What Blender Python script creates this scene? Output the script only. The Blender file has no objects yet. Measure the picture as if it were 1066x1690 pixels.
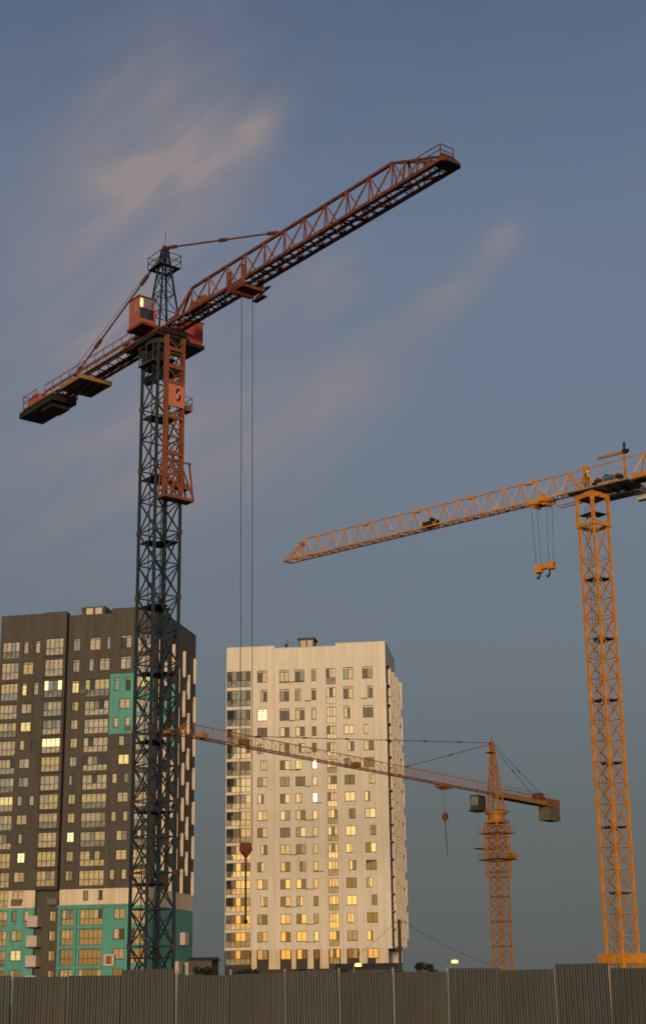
import bpy, math, random
from mathutils import Vector, Matrix
R = math.radians
random.seed(7)
sc = bpy.context.scene
COL = sc.collection

# ------------------------------------------------------------------ camera
cam_d = bpy.data.cameras.new('camera')
cam = bpy.data.objects.new('camera', cam_d)
COL.objects.link(cam)
cam_d.sensor_fit = 'HORIZONTAL'
cam_d.sensor_width = 36.0
cam_d.lens = 36.0 * 2560.0 / 1066.0
cam_d.clip_start = 0.5
cam_d.clip_end = 20000
PITCH, ROLL = R(17.15), R(0.746)
fw = Vector((0, math.cos(PITCH), math.sin(PITCH)))
up0 = Vector((0, -math.sin(PITCH), math.cos(PITCH)))
rt0 = Vector((1, 0, 0))
rt = rt0 * math.cos(ROLL) - up0 * math.sin(ROLL)
up = up0 * math.cos(ROLL) + rt0 * math.sin(ROLL)
m = Matrix((rt, up, -fw)).transposed().to_4x4()
m.translation = (0, 0, 1.7)
cam.matrix_world = m
sc.camera = cam

# ------------------------------------------------------------------ light
SUN_AZ, SUN_EL = R(180 + 3), R(3.0)      # low in the west, right behind the camera
SKY_STRENGTH = 0.15
world = bpy.data.worlds.new('World')
sc.world = world
world.use_nodes = True
wt = world.node_tree
wt.nodes.clear()


class NT:
    """tiny helper for node trees"""
    def __init__(self, tree): self.t = tree
    def n(self, kind, **kw):
        nd = self.t.nodes.new(kind)
        for k, v in kw.items(): setattr(nd, k, v)
        return nd
    def put(self, sock, v):
        if isinstance(v, bpy.types.NodeSocket): self.t.links.new(v, sock)
        else: sock.default_value = v
    def math(self, op, a, b=0.0, clamp=False):
        nd = self.n('ShaderNodeMath', operation=op, use_clamp=clamp)
        self.put(nd.inputs[0], a); self.put(nd.inputs[1], b)
        return nd.outputs[0]
    def mix(self, f, a, b, blend='MIX'):
        nd = self.n('ShaderNodeMix', data_type='RGBA', blend_type=blend)
        self.put(nd.inputs[0], f); self.put(nd.inputs[6], a); self.put(nd.inputs[7], b)
        return nd.outputs[2]
    def ramp(self, f, stops, interp='LINEAR'):
        nd = self.n('ShaderNodeValToRGB')
        self.put(nd.inputs[0], f)
        cr = nd.color_ramp; cr.interpolation = interp
        while len(cr.elements) < len(stops): cr.elements.new(0.5)
        for e, (p, c) in zip(cr.elements, stops):
            e.position = p; e.color = c if len(c) == 4 else (*c, 1)
        return nd.outputs[0]
    def mapr(self, v, a, b, c=0.0, d=1.0, smooth=True):
        nd = self.n('ShaderNodeMapRange', interpolation_type='SMOOTHSTEP' if smooth else 'LINEAR')
        self.put(nd.inputs[0], v)
        for i, q in enumerate((a, b, c, d)): nd.inputs[i + 1].default_value = q
        return nd.outputs[0]


W = NT(wt)
tc = W.n('ShaderNodeTexCoord')
sep = W.n('ShaderNodeSeparateXYZ')
wt.links.new(tc.outputs['Generated'], sep.inputs[0])
sx, sy, sz = sep.outputs
el = W.math('ARCSINE', sz)
az = W.math('ARCTAN2', sx, sy)
sky = W.n('ShaderNodeTexSky', sky_type='NISHITA', sun_disc=False)
sky.sun_elevation = SUN_EL
sky.sun_rotation = SUN_AZ
sky.air_density, sky.dust_density, sky.ozone_density = 1.0, 2.2, 2.0
# dusk: the sky away from the sunset is the grey-blue of the photograph, darkest in the earth's shadow at the horizon
eln = W.mapr(el, 0.0, R(60), smooth=False)
east = W.ramp(eln, [(0.0, (.106, .112, .106)), (0.085, (.126, .142, .143)), (0.20, (.150, .186, .217)), (0.33, (.157, .201, .268)),
                    (0.45, (.140, .190, .278)), (0.58, (.097, .142, .224)), (1.0, (.06, .095, .17))])
dsun = W.math('ADD', W.math('MULTIPLY', sx, math.sin(SUN_AZ)), W.math('MULTIPLY', sy, math.cos(SUN_AZ)))
wsun = W.mapr(dsun, -0.35, 0.75)
scale = W.n('ShaderNodeMix', data_type='RGBA', blend_type='MULTIPLY')
scale.inputs[0].default_value = 1.0
wt.links.new(sky.outputs[0], scale.inputs[6])
scale.inputs[7].default_value = (SKY_STRENGTH, SKY_STRENGTH, SKY_STRENGTH, 1)
base = W.mix(wsun, east, scale.outputs[2])
# thin high cirrus drawn out in one direction, warm from the afterglow
ca, sa = math.cos(R(34)), math.sin(R(34))
azs = W.math('MULTIPLY', az, math.cos(R(26)))
p = W.math('ADD', W.math('MULTIPLY', azs, ca), W.math('MULTIPLY', el, sa))
q = W.math('SUBTRACT', W.math('MULTIPLY', el, ca), W.math('MULTIPLY', azs, sa))
comb = W.n('ShaderNodeCombineXYZ')
W.put(comb.inputs[0], W.math('MULTIPLY', p, 9.0)); W.put(comb.inputs[1], W.math('MULTIPLY', q, 26.0)); comb.inputs[2].default_value = 3.1
nz = W.n('ShaderNodeTexNoise'); wt.links.new(comb.outputs[0], nz.inputs['Vector'])
nz.inputs['Scale'].default_value = 0.9; nz.inputs['Detail'].default_value = 6.0; nz.inputs['Roughness'].default_value = 0.48; nz.inputs['Distortion'].default_value = 0.8
veil = W.mapr(nz.outputs[0], 0.36, 0.72)


def blob(azd, eld, lp, lq, amp):
    x0, y0 = R(azd) * math.cos(R(26)), R(eld)
    p0, q0 = x0 * ca + y0 * sa, y0 * ca - x0 * sa
    a = W.math('DIVIDE', W.math('SUBTRACT', p, p0), R(lp))
    b = W.math('DIVIDE', W.math('SUBTRACT', q, q0), R(lq))
    d = W.math('ADD', W.math('MULTIPLY', a, a), W.math('MULTIPLY', b, b))
    return W.math('MULTIPLY', W.math('EXPONENT', W.math('MULTIPLY', d, -1.0)), amp)


cl = None
for b in ((-5.6, 30.0, 3.4, 1.8, .85), (-2.4, 31.2, 1.1, .8, .95), (-8.0, 28.6, 5.0, 3.4, .62), (7.4, 26.8, 1.0, .65, 1.2),
          (5.6, 25.2, 2.0, .9, .66), (0.5, 21.4, 5.6, 2.0, .52), (-6.5, 33.2, 3.0, 2.0, .55), (-0.2, 25.8, 2.2, 1.2, .66),
          (-7.0, 19.5, 6.0, 4.5, .70), (-10.0, 24.0, 4.0, 3.0, .55)):
    v = blob(*b)
    cl = v if cl is None else W.math('ADD', cl, v)
cloud = W.math('ADD', W.math('MULTIPLY', cl, W.math('ADD', W.math('MULTIPLY', veil, 0.50), 0.48)), W.math('MULTIPLY', veil, 0.06), clamp=True)
high = W.mapr(el, R(8), R(18))
cloud = W.math('MULTIPLY', W.math('MULTIPLY', cloud, high), 0.78)
ccol = W.mix(wsun, W.mix(cloud, (.240, .208, .228, 1), (.350, .285, .270, 1)), (.95, .62, .38, 1))
final = W.mix(cloud, base, ccol)
bg = W.n('ShaderNodeBackground'); wt.links.new(final, bg.inputs[0]); bg.inputs[1].default_value = 1.0
wo = W.n('ShaderNodeOutputWorld'); wt.links.new(bg.outputs[0], wo.inputs[0])

sun_d = bpy.data.lights.new('sun', 'SUN')
sun_d.energy = 2.55
sun_d.angle = R(10)
sun_d.color = (1.0, .74, .47)
sun = bpy.data.objects.new('sun', sun_d)
COL.objects.link(sun)
sdir = Vector((math.sin(SUN_AZ) * math.cos(SUN_EL), math.cos(SUN_AZ) * math.cos(SUN_EL), math.sin(SUN_EL)))
sun.rotation_euler = sdir.to_track_quat('Z', 'Y').to_euler()
sun.location = sdir * 60

vs = sc.view_settings
vs.view_transform = 'Standard'; vs.look = 'None'; vs.exposure = 0.0; vs.gamma = 1.0; vs.use_curve_mapping = False
sc.render.engine = 'CYCLES'
sc.cycles.use_denoising = True
sc.cycles.max_bounces = 6
sc.cycles.filter_width = 1.8
sc.cycles.sample_clamp_indirect = 4.0

# ------------------------------------------------------------------ materials
MATS = {}


def paint(name, col, rough=0.6, var=0.25, scale=1.5, dirt=None, dirt_amt=0.0, spec=0.3, streak=1.0, metallic=0.0):
    """painted / clad surface: colour with blotches, optional dirt or rust patches"""
    m = bpy.data.materials.new(name); m.use_nodes = True
    t = NT(m.node_tree); b = m.node_tree.nodes['Principled BSDF']
    tcn = t.n('ShaderNodeTexCoord'); mp = t.n('ShaderNodeMapping')
    m.node_tree.links.new(tcn.outputs['Object'], mp.inputs[0]); mp.inputs['Scale'].default_value = (1, 1, streak)
    n1 = t.n('ShaderNodeTexNoise'); m.node_tree.links.new(mp.outputs[0], n1.inputs['Vector'])
    n1.inputs['Scale'].default_value = scale; n1.inputs['Detail'].default_value = 6
    f = t.mapr(n1.outputs[0], 0.25, 0.75)
    lo = tuple(c * (1 - var) for c in col) + (1,); hi = tuple(min(1, c * (1 + var)) for c in col) + (1,)
    c = t.mix(f, lo, hi)
    if dirt:
        n2 = t.n('ShaderNodeTexNoise'); m.node_tree.links.new(mp.outputs[0], n2.inputs['Vector'])
        n2.inputs['Scale'].default_value = scale * 2.7; n2.inputs['Detail'].default_value = 8; n2.inputs['Roughness'].default_value = .7
        g = t.mapr(n2.outputs[0], 0.62 - dirt_amt * .3, 0.72 - dirt_amt * .2)
        c = t.mix(t.math('MULTIPLY', g, 0.85), c, (*dirt, 1))
    t.put(b.inputs['Base Color'], c)
    b.inputs['Roughness'].default_value = rough
    b.inputs['Metallic'].default_value = metallic
    b.inputs['Specular IOR Level'].default_value = spec
    MATS[name] = m
    return m


def clad(name, col, pw=1.2, ph=3.02, var=0.05, joint=0.72, stain=0.12):
    """facade cladding: sheets with fine joints, faint per-sheet tone and rain streaks"""
    m = bpy.data.materials.new(name); m.use_nodes = True
    nt = m.node_tree; t = NT(nt); b = nt.nodes['Principled BSDF']
    tcn = t.n('ShaderNodeTexCoord'); s = t.n('ShaderNodeSeparateXYZ'); nt.links.new(tcn.outputs['Object'], s.inputs[0])
    hor = t.math('ADD', s.outputs[0], s.outputs[1])
    ux = t.math('DIVIDE', hor, pw); uz = t.math('DIVIDE', s.outputs[2], ph)
    cx = t.math('FLOOR', ux); cz = t.math('FLOOR', uz)
    cb = t.n('ShaderNodeCombineXYZ'); t.put(cb.inputs[0], cx); t.put(cb.inputs[1], cz)
    wn = t.n('ShaderNodeTexWhiteNoise', noise_dimensions='3D'); nt.links.new(cb.outputs[0], wn.inputs[0])
    tone = t.mapr(wn.outputs[0], 0, 1, 1 - var, 1 + var, smooth=False)
    fx = t.math('FRACT', ux)
    jx = t.math('MINIMUM', t.math('MULTIPLY', fx, pw), t.math('MULTIPLY', t.math('SUBTRACT', 1.0, fx), pw))
    jl = t.mapr(jx, 0.015, 0.045, joint, 1.0)
    mp = t.n('ShaderNodeMapping'); nt.links.new(tcn.outputs['Object'], mp.inputs[0]); mp.inputs['Scale'].default_value = (.9, .9, .07)
    n1 = t.n('ShaderNodeTexNoise'); nt.links.new(mp.outputs[0], n1.inputs['Vector']); n1.inputs['Scale'].default_value = 1.3; n1.inputs['Detail'].default_value = 7
    st = t.mapr(n1.outputs[0], 0.3, 0.7, 1 - stain, 1 + stain * .5)
    k = t.math('MULTIPLY', t.math('MULTIPLY', tone, jl), st)
    c3 = t.n('ShaderNodeCombineColor')
    for i in range(3): t.put(c3.inputs[i], t.math('MULTIPLY', k, col[i]))
    t.put(b.inputs['Base Color'], c3.outputs[0])
    b.inputs['Roughness'].default_value = 0.65; b.inputs['Specular IOR Level'].default_value = 0.25
    MATS[name] = m
    return m


def glass(name, col, refl, rough=0.03, emit=None, est=0.0, curtain=False):
    """window pane: what stands behind it seen dimly, and a mirror of the sky in front"""
    m = bpy.data.materials.new(name); m.use_nodes = True
    nt = m.node_tree; t = NT(nt); b = nt.nodes['Principled BSDF']
    tcn = t.n('ShaderNodeTexCoord')
    n1 = t.n('ShaderNodeTexNoise'); nt.links.new(tcn.outputs['Object'], n1.inputs['Vector']); n1.inputs['Scale'].default_value = 1.6
    f = t.mapr(n1.outputs[0], 0.3, 0.7)
    c = t.mix(f, tuple(x * .6 for x in col) + (1,), tuple(min(1, x * 1.25) for x in col) + (1,))
    if curtain:
        wv = t.n('ShaderNodeTexWave'); nt.links.new(tcn.outputs['Object'], wv.inputs['Vector']); wv.inputs['Scale'].default_value = 3.2; wv.inputs['Distortion'].default_value = 2.0
        c = t.mix(t.math('MULTIPLY', wv.outputs[1], 0.30), c, tuple(x * .55 for x in col) + (1,))
    t.put(b.inputs['Base Color'], c)
    b.inputs['Roughness'].default_value = 0.8
    b.inputs['Specular IOR Level'].default_value = 0.0
    if emit:
        ec = t.mix(f, tuple(x * .55 for x in emit) + (1,), (*emit, 1))
        t.put(b.inputs['Emission Color'], ec); b.inputs['Emission Strength'].default_value = est
    g = t.n('ShaderNodeBsdfGlossy'); g.inputs['Roughness'].default_value = rough; g.inputs['Color'].default_value = (.95, .95, .95, 1)
    fr = t.n('ShaderNodeFresnel'); fr.inputs['IOR'].default_value = 1.45
    mx = t.n('ShaderNodeMixShader')
    t.put(mx.inputs[0], t.math('ADD', t.math('MULTIPLY', fr.outputs[0], 0.6), refl, clamp=True))
    nt.links.new(b.outputs[0], mx.inputs[1]); nt.links.new(g.outputs[0], mx.inputs[2])
    nt.links.new(mx.outputs[0], nt.nodes['Material Output'].inputs[0])
    MATS[name] = m
    return m


def emitter(name, col, strength):
    m = bpy.data.materials.new(name); m.use_nodes = True
    b = m.node_tree.nodes['Principled BSDF']
    b.inputs['Base Color'].default_value = (*col, 1); b.inputs['Emission Color'].default_value = (*col, 1); b.inputs['Emission Strength'].default_value = strength
    MATS[name] = m
    return m


clad('white_cladding', (.68, .63, .55), pw=1.24, var=.035, joint=.72, stain=.06)
clad('brown_cladding', (.082, .074, .066), pw=1.2, var=.05, joint=.85, stain=.14)
clad('teal_cladding', (.095, .335, .305), pw=1.2, var=.05, joint=.82, stain=.12)
clad('cream_cladding', (.68, .56, .43), pw=1.6, var=.06, joint=.8, stain=.14)
clad('dark_cladding', (.05, .045, .042), pw=1.2, var=.06, joint=.85)
paint('cream_fin', (.58, .50, .42), .6, .08, .8)
paint('teal_fin', (.10, .33, .27), .6, .08, .8)
paint('roof_felt', (.06, .06, .06), .9, .2, .4)
paint('frame_dark', (.030, .027, .025), .5, .1, 2)
paint('frame_light', (.32, .29, .25), .5, .1, 2)
paint('concrete', (.20, .175, .145), .85, .18, 1.2, (.12, .11, .10), .25)
paint('ballast', (.13, .11, .085), .85, .18, 1.2)
paint('beige_box', (.50, .42, .36), .6, .08, 1)
paint('grey_box', (.13, .115, .10), .6, .15, 2)
glass('pane_dark', (.025, .025, .027), .10)
glass('pane_sky', (.20, .175, .11), .52)
glass('pane_curtain', (.62, .52, .33), .22, curtain=True)
glass('pane_blind', (.48, .40, .26), .26, curtain=True)
glass('pane_grey', (.20, .20, .19), .12)
glass('pane_teal', (.16, .30, .28), .12)
glass('pane_lit', (.4, .35, .2), .10, emit=(1.0, .80, .26), est=.75)
glass('pane_bright', (.5, .45, .3), .08, emit=(1.0, .86, .40), est=1.5)
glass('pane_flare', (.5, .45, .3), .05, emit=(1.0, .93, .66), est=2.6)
glass('pane_dim', (.3, .25, .12), .14, emit=(1.0, .72, .22), est=.30)
paint('rust_red', (.205, .062, .032), .65, .35, 1.4, (.07, .032, .022), .55)
paint('rust_orange', (.27, .098, .032), .65, .3, 1.4, (.14, .055, .03), .35)
paint('house_red', (.44, .075, .06), .55, .12, 1.2, (.2, .05, .04), .1)
paint('cab_red', (.40, .115, .075), .55, .12, 1.2, (.2, .07, .045), .15)
paint('dark_rust', (.085, .042, .03), .75, .3, 1.5)
paint('mast_blue', (.019, .043, .064), .55, .35, 1.2, (.05, .032, .025), .5)
paint('frame_orange', (.215, .074, .034), .6, .2, 1.3, (.22, .08, .04), .25)
paint('ochre_dark', (.07, .045, .022), .8, .2, 1.0)
paint('slab_ochre', (.28, .165, .06), .75, .2, 1.0, (.14, .10, .06), .3)
paint('dark_steel', (.022, .020, .019), .6, .3, 1.5)
paint('yellow_steel', (.57, .238, .026), .5, .2, .9, (.30, .125, .035), .3)
paint('orange_steel', (.39, .165, .03), .55, .16, .9, (.25, .085, .03), .2)
paint('grey_steel', (.22, .22, .21), .6, .15, 1)
paint('motor_blue', (.02, .11, .24), .5, .1, 2)
paint('black_rubber', (.015, .015, .016), .6, .1, 2)
paint('cable', (.02, .02, .022), .6, .1, 2)
paint('sign_salmon', (.52, .175, .11), .5, .06, 1.2)
paint('cab_grey', (.055, .055, .052), .5, .12, 1)
paint('off_white', (.58, .55, .50), .5, .06, 1)
paint('soil', (.10, .085, .065), .95, .3, .08, (.05, .055, .03), .4)
paint('hoarding', (.030, .036, .038), .55, .25, .9, (.05, .042, .034), .35, streak=.25)
paint('hoarding_b', (.046, .050, .046), .6, .3, .8, (.055, .045, .036), .4, streak=.25)
paint('hoarding_c', (.018, .026, .032), .5, .25, 1.1, (.045, .038, .03), .3, streak=.25)
paint('shed_wall', (.085, .075, .06), .8, .2, .5)
paint('shed_roof', (.045, .045, .042), .7, .2, .5)
paint('green_sign', (.03, .16, .12), .5, .1, 1)
paint('wood_pole', (.055, .045, .036), .85, .3, .8, streak=.1)
paint('bark', (.05, .04, .03), .9, .3, 2)
paint('leaf', (.016, .022, .010), .7, .45, .5)
emitter('lamp_glow', (1.0, .74, .16), 2.6)

# ------------------------------------------------------------------ mesh helpers


class MB:
    def __init__(self): self.v = []; self.f = []
    def hexa(self, pts):
        b = len(self.v); self.v += [tuple(p) for p in pts]
        for f in ((0, 3, 2, 1), (4, 5, 6, 7), (0, 1, 5, 4), (1, 2, 6, 5), (2, 3, 7, 6), (3, 0, 4, 7)):
            self.f.append(tuple(b + i for i in f))
        return self
    def box(self, x0, x1, y0, y1, z0, z1):
        return self.hexa([(x0, y0, z0), (x1, y0, z0), (x1, y1, z0), (x0, y1, z0), (x0, y0, z1), (x1, y0, z1), (x1, y1, z1), (x0, y1, z1)])
    def bar(self, p, q, w, h=None):
        p, q = Vector(p), Vector(q); h = h or w
        d = (q - p)
        if d.length < 1e-6: return self
        d.normalize()
        ref = Vector((0, 0, 1)) if abs(d.z) < .95 else Vector((1, 0, 0))
        a = d.cross(ref).normalized() * (w / 2); b = a.cross(d).normalized() * (h / 2)
        return self.hexa([p - a - b, p + a - b, p + a + b, p - a + b, q - a - b, q + a - b, q + a + b, q - a + b])
    def tube(self, p, q, r, n=8, r2=None):
        p, q = Vector(p), Vector(q); r2 = r if r2 is None else r2
        d = (q - p).normalized(); ref = Vector((0, 0, 1)) if abs(d.z) < .95 else Vector((1, 0, 0))
        a = d.cross(ref).normalized(); b = a.cross(d)
        k = len(self.v)
        for c, rr in ((p, r), (q, r2)):
            for i in range(n):
                t = 2 * math.pi * i / n
                self.v.append(tuple(c + (a * math.cos(t) + b * math.sin(t)) * rr))
        for i in range(n):
            j = (i + 1) % n
            self.f.append((k + i, k + j, k + n + j, k + n + i))
        self.f.append(tuple(k + i for i in range(n - 1, -1, -1))); self.f.append(tuple(k + n + i for i in range(n)))
        return self
    def quad(self, *pts):
        b = len(self.v); self.v += [tuple(p) for p in pts]; self.f.append(tuple(range(b, b + len(pts)))); return self
    def prism(self, poly, z0, z1):
        n = len(poly); b = len(self.v)
        self.v += [(x, y, z0) for x, y in poly] + [(x, y, z1) for x, y in poly]
        self.f.append(tuple(b + i for i in range(n - 1, -1, -1))); self.f.append(tuple(b + n + i for i in range(n)))
        for i in range(n):
            j = (i + 1) % n; self.f.append((b + i, b + j, b + n + j, b + n + i))
        return self
    def mesh(self, name, mat):
        me = bpy.data.meshes.new(name); me.from_pydata(self.v, [], self.f); me.update()
        me.materials.append(MATS[mat]); return me
    def build(self, name, mat, parent=None, loc=(0, 0, 0), rz=0.0):
        return link(name, self.mesh(name, mat), parent, loc, rz)


def link(name, data, parent=None, loc=(0, 0, 0), rz=0.0):
    o = bpy.data.objects.new(name, data); COL.objects.link(o)
    o.parent = parent; o.location = loc; o.rotation_euler = (0, 0, rz)
    return o


def thing(name, label, cat, loc=(0, 0, 0), rz=0.0, group=None):
    o = link(name, None, None, loc, rz)
    o.empty_display_size = .5
    tag(o, label, cat, group)
    return o


def tag(o, label, cat, group=None):
    o['label'] = label; o['category'] = cat
    if group: o['group'] = group
    return o


# ------------------------------------------------------------------ ground
g = MB()
g.quad((-9000, -9000, 0), (9000, -9000, 0), (9000, 9000, 0), (-9000, 9000, 0))
go = g.build('ground', 'soil'); go['kind'] = 'structure'

# ------------------------------------------------------------------ apartment towers
CACHE = {}


def wall(mb, u0, u1, z0, z1, holes, T, reveal=.22):
    """a sheet of wall with real openings and their reveals; T maps (along, inward, up) to local space"""
    hs = [h for h in holes if h[0] < u1 and h[1] > u0 and h[2] < z1 and h[3] > z0]
    zs = sorted({z0, z1} | {max(z0, h[2]) for h in hs} | {min(z1, h[3]) for h in hs})
    for a, b in zip(zs[:-1], zs[1:]):
        if b - a < 1e-5: continue
        c = (a + b) / 2
        row = sorted((h[0], h[1]) for h in hs if h[2] < c < h[3])
        x = u0
        for h0, h1 in row + [(u1, u1)]:
            if h0 - x > 1e-5: mb.quad(T(x, 0, a), T(h0, 0, a), T(h0, 0, b), T(x, 0, b))
            x = max(x, h1)
    for a, b, c, d in hs:
        r = reveal
        mb.quad(T(a, 0, c), T(b, 0, c), T(b, r, c), T(a, r, c))
        mb.quad(T(a, r, d), T(b, r, d), T(b, 0, d), T(a, 0, d))
        mb.quad(T(a, 0, c), T(a, r, c), T(a, r, d), T(a, 0, d))
        mb.quad(T(b, r, c), T(b, 0, c), T(b, 0, d), T(b, r, d))


def pane_obj(w, h, mat, parent, loc):
    k = ('pane', round(w, 3), round(h, 3), mat)
    if k not in CACHE: CACHE[k] = MB().box(0, w, 0, .03, 0, h).mesh('pane', mat)
    return link('pane', CACHE[k], parent, loc)


def window(parent, loc, rz, w, h, mats, cols=2, transom=False, fmat='frame_dark', sill=True, low=None, split=.5):
    """framed window: bars are the mesh, each pane a child. low = material of a row of parapet glass below (a glazed balcony)"""
    k = ('win', round(w, 3), round(h, 3), cols, transom, fmat, sill, bool(low), split)
    t = .085; lowh = h * .42 if low else 0
    xs = [w * i / cols for i in range(cols + 1)]
    if cols == 2: xs[1] = w * split
    if k not in CACHE:
        b = MB()
        b.box(0, w, -.03, .06, 0, t); b.box(0, w, -.03, .06, h - t, h); b.box(0, t, -.03, .06, t, h - t); b.box(w - t, w, -.03, .06, t, h - t)
        for x in xs[1:-1]: b.box(x - t / 2, x + t / 2, -.025, .055, t, h - t)
        if transom: b.box(t, w - t, -.035, .065, h * .79, h * .79 + t)
        if low: b.box(t, w - t, -.04, .07, lowh - t / 2, lowh + t / 2)
        if sill: b.box(-.05, w + .05, -.30, -.03, -.05, -.005)
        CACHE[k] = b.mesh('window', fmat)
    o = link('window', CACHE[k], parent, loc, rz)
    for i in range(cols):
        a, c = xs[i] + t / 2, xs[i + 1] - t / 2
        z0 = lowh + t / 2 if low else t
        if transom:
            zt = h * .79
            pane_obj(c - a, zt - z0, mats[i % len(mats)], o, (a, .012, z0))
            pane_obj(c - a, h - t - zt - t, 'pane_blind' if mats[i % len(mats)] != 'pane_bright' else 'pane_bright', o, (a, .012, zt + t))
        else:
            pane_obj(c - a, h - t - z0, mats[i % len(mats)], o, (a, .012, z0))
    if low:
        kk = ('low', round(w, 3), round(h, 3), cols, low)
        if kk not in CACHE:
            b = MB()
            for i in range(cols): b.box(xs[i] + t / 2, xs[i + 1] - t / 2, .012, .042, t, lowh - t / 2)
            CACHE[kk] = b.mesh('parapet_glass', low)
        link('parapet_glass', CACHE[kk], o, (0, 0, 0))
    return o


def pick(*opts):
    s = sum(w for _, w in opts); r = random.random() * s
    for m_, w in opts:
        r -= w
        if r <= 0: return m_
    return opts[-1][0]


FRONT = lambda off: (lambda u, d, z: (u, off + d, z))
# ---- the brown tower on the left
A = thing('apartment_tower', 'dark brown apartment tower with turquoise panel and turquoise lower storeys behind the blue crane', 'building',
          (-55.061, 258.18, 0), R(-12.129))
AW, AD = 27.4, 23.6
TA = [58.82, 55.24, 51.67] + [48.1 - 3.058 * k for k in range(16)]          # tops of the window rows
ROOF_A = 63.3
BAND = (14.95, 17.65)
TEALP = (42.35, 52.35)
HA = {}                                                                     # section -> holes
winA = []                                                                   # (u0,u1,z0,z1,offset,mats,cols,transom,low)
SECA = {'s0': (0.0, 8.15, 0.0, 63.35), 'bay': (8.15, 12.2, -.95, 63.25), 's1': (12.2, 19.85, .25, 62.75), 's2': (19.85, AW, 0.0, 63.45)}


def opA(sec, u0, u1, z0, z1, mats, cols, transom=False, low=None, split=.5):
    HA.setdefault(sec, []).append((u0, u1, z0, z1))
    winA.append((u0, u1, z0, z1, SECA[sec][2], mats, cols, transom, low, split))


def rand_pane(r):
    return pick(('pane_curtain', 4), ('pane_blind', 4), ('pane_sky', 3), ('pane_grey', 1.2), ('pane_dark', .8))


LITA = {('c0', 4): 'pane_dim', ('c0', 6): 'pane_dim', ('c0', 8): 'pane_lit', ('c0', 11): 'pane_dim', ('bay', 2): 'pane_bright', ('bay', 5): 'pane_bright',
        ('bay', 8): 'pane_dim', ('n1', 2): 'pane_lit', ('n1', 5): 'pane_dim', ('n2', 5): 'pane_lit', ('w', 4): 'pane_lit', ('w', 6): 'pane_bright', ('w', 11): 'pane_bright', ('w', 16): 'pane_lit',  # final entry here is a bright reflection, put in as glow
        ('c4', 2): 'pane_lit', ('c4', 3): 'pane_dim', ('c4', 5): 'pane_dim', ('c4', 10): 'pane_bright', ('c0', 2): 'pane_dim', ('w', 1): 'pane_dim', ('bay', 11): 'pane_dim', ('b3', 8): 'pane_dim', ('b3', 12): 'pane_dim', ('c7', 8): 'pane_dim', ('c8', 5): 'pane_dim', ('c8', 2): 'pane_lit', ('bay', 6): 'pane_dim', ('c0', 13): 'pane_dim', ('b3', 2): 'pane_dim', ('c7', 6): 'pane_lit', ('c8', 11): 'pane_dim'}
for r in range(18):
    T = TA[r]
    tall = r < 3
    hw = 2.15 if tall else 1.6
    hb = 2.9 if tall else 2.45
    gl = lambda n, key: [LITA[(key, r)] if (key, r) in LITA and random.random() < (.75 if LITA[(key, r)] != 'pane_bright' else .55) else rand_pane(r) for _ in range(n)]
    lowm = lambda: pick(('pane_blind', 3), ('pane_grey', 2), ('pane_sky', 2))
    # glazed balconies at the left edge
    opA('s0', .42, 3.5, T - hb, T, gl(4, 'c0'), 4, False, lowm())
    # pair of narrow windows or one wide one
    if r in (0, 2, 5, 8, 14):
        opA('s0', 4.25, 5.08, T - hw, T, gl(1, 'n1'), 1, tall); opA('s0', 6.35, 7.2, T - hw, T, gl(1, 'n2'), 1, tall)
    elif r in (10, 11):
        opA('s0', 4.7, 6.0, T - hw, T, gl(2, 'w'), 2, tall)
    else:
        opA('s0', 4.25, 6.08, T - hw, T, gl(2, 'w'), 2, tall)
    # bay of glazed balconies
    if r < 13:
        opA('bay', 8.55, 11.75, T - hb, T, gl(4, 'bay'), 4, False, lowm())
    # right of the bay
    if r < 13:
        opA('s1', 13.05, 14.25, T - hw, T, gl(2, 'c4'), 2, tall, split=.42)
    if r == 0:
        opA('s1', 15.95, 17.85, T - hw, T, gl(2, 'x'), 2, True); opA('s1', 18.95, 19.6, T - hw, T, gl(1, 'x'), 1, True)
    elif r == 1:
        opA('s1', 15.9, 16.72, T - hw, T, gl(1, 'x'), 1, True); opA('s1', 17.75, 19.55, T - hw, T, gl(2, 'x'), 2, True)
    elif r < 13:
        opA('s1', 15.35, 19.6, T - hb, T, gl(5, 'b3'), 5, False, lowm())
    elif r >= 14:
        opA('s1', 12.7, 14.75, T - 2.45, T, [pick(('pane_sky', 2), ('pane_grey', 1), ('pane_curtain', 2)) for _ in range(3)], 3, False, 'pane_sky')
        opA('s1', 15.75, 19.6, T - 2.45, T, [pick(('pane_sky', 3), ('pane_curtain', 2), ('pane_dark', .4)) for _ in range(5)], 5, False, 'pane_sky')
    # right part
    if r in (2, 4, 7, 9, 12):
        opA('s2', 20.6, 21.42, T - hw, T, gl(1, 'x'), 1, tall); opA('s2', 22.6, 23.42, T - hw, T, gl(1, 'x'), 1, tall)
    elif r == 13:
        pass
    else:
        opA('s2', 21.55, 23.4, T - hw, T, gl(2, 'c7'), 2, tall)
    if r != 13:
        opA('s2', 24.45, 27.0, T - hb, T, gl(4, 'c8'), 4, False, lowm())
    if r == 13:
        opA('s1', 16.2, 17.1, T - 1.6, T - .1, ['pane_grey'], 1); opA('s1', 18.8, 19.5, T - 1.6, T - .1, ['pane_dark'], 1)
for (u0, u1, z0, z1, off, mats, cols, tr, low, sp) in winA:
    window(A, (u0, off + .16, z0), 0, u1 - u0, z1 - z0, mats, cols, tr, 'frame_dark', low is None, low, sp)
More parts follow.
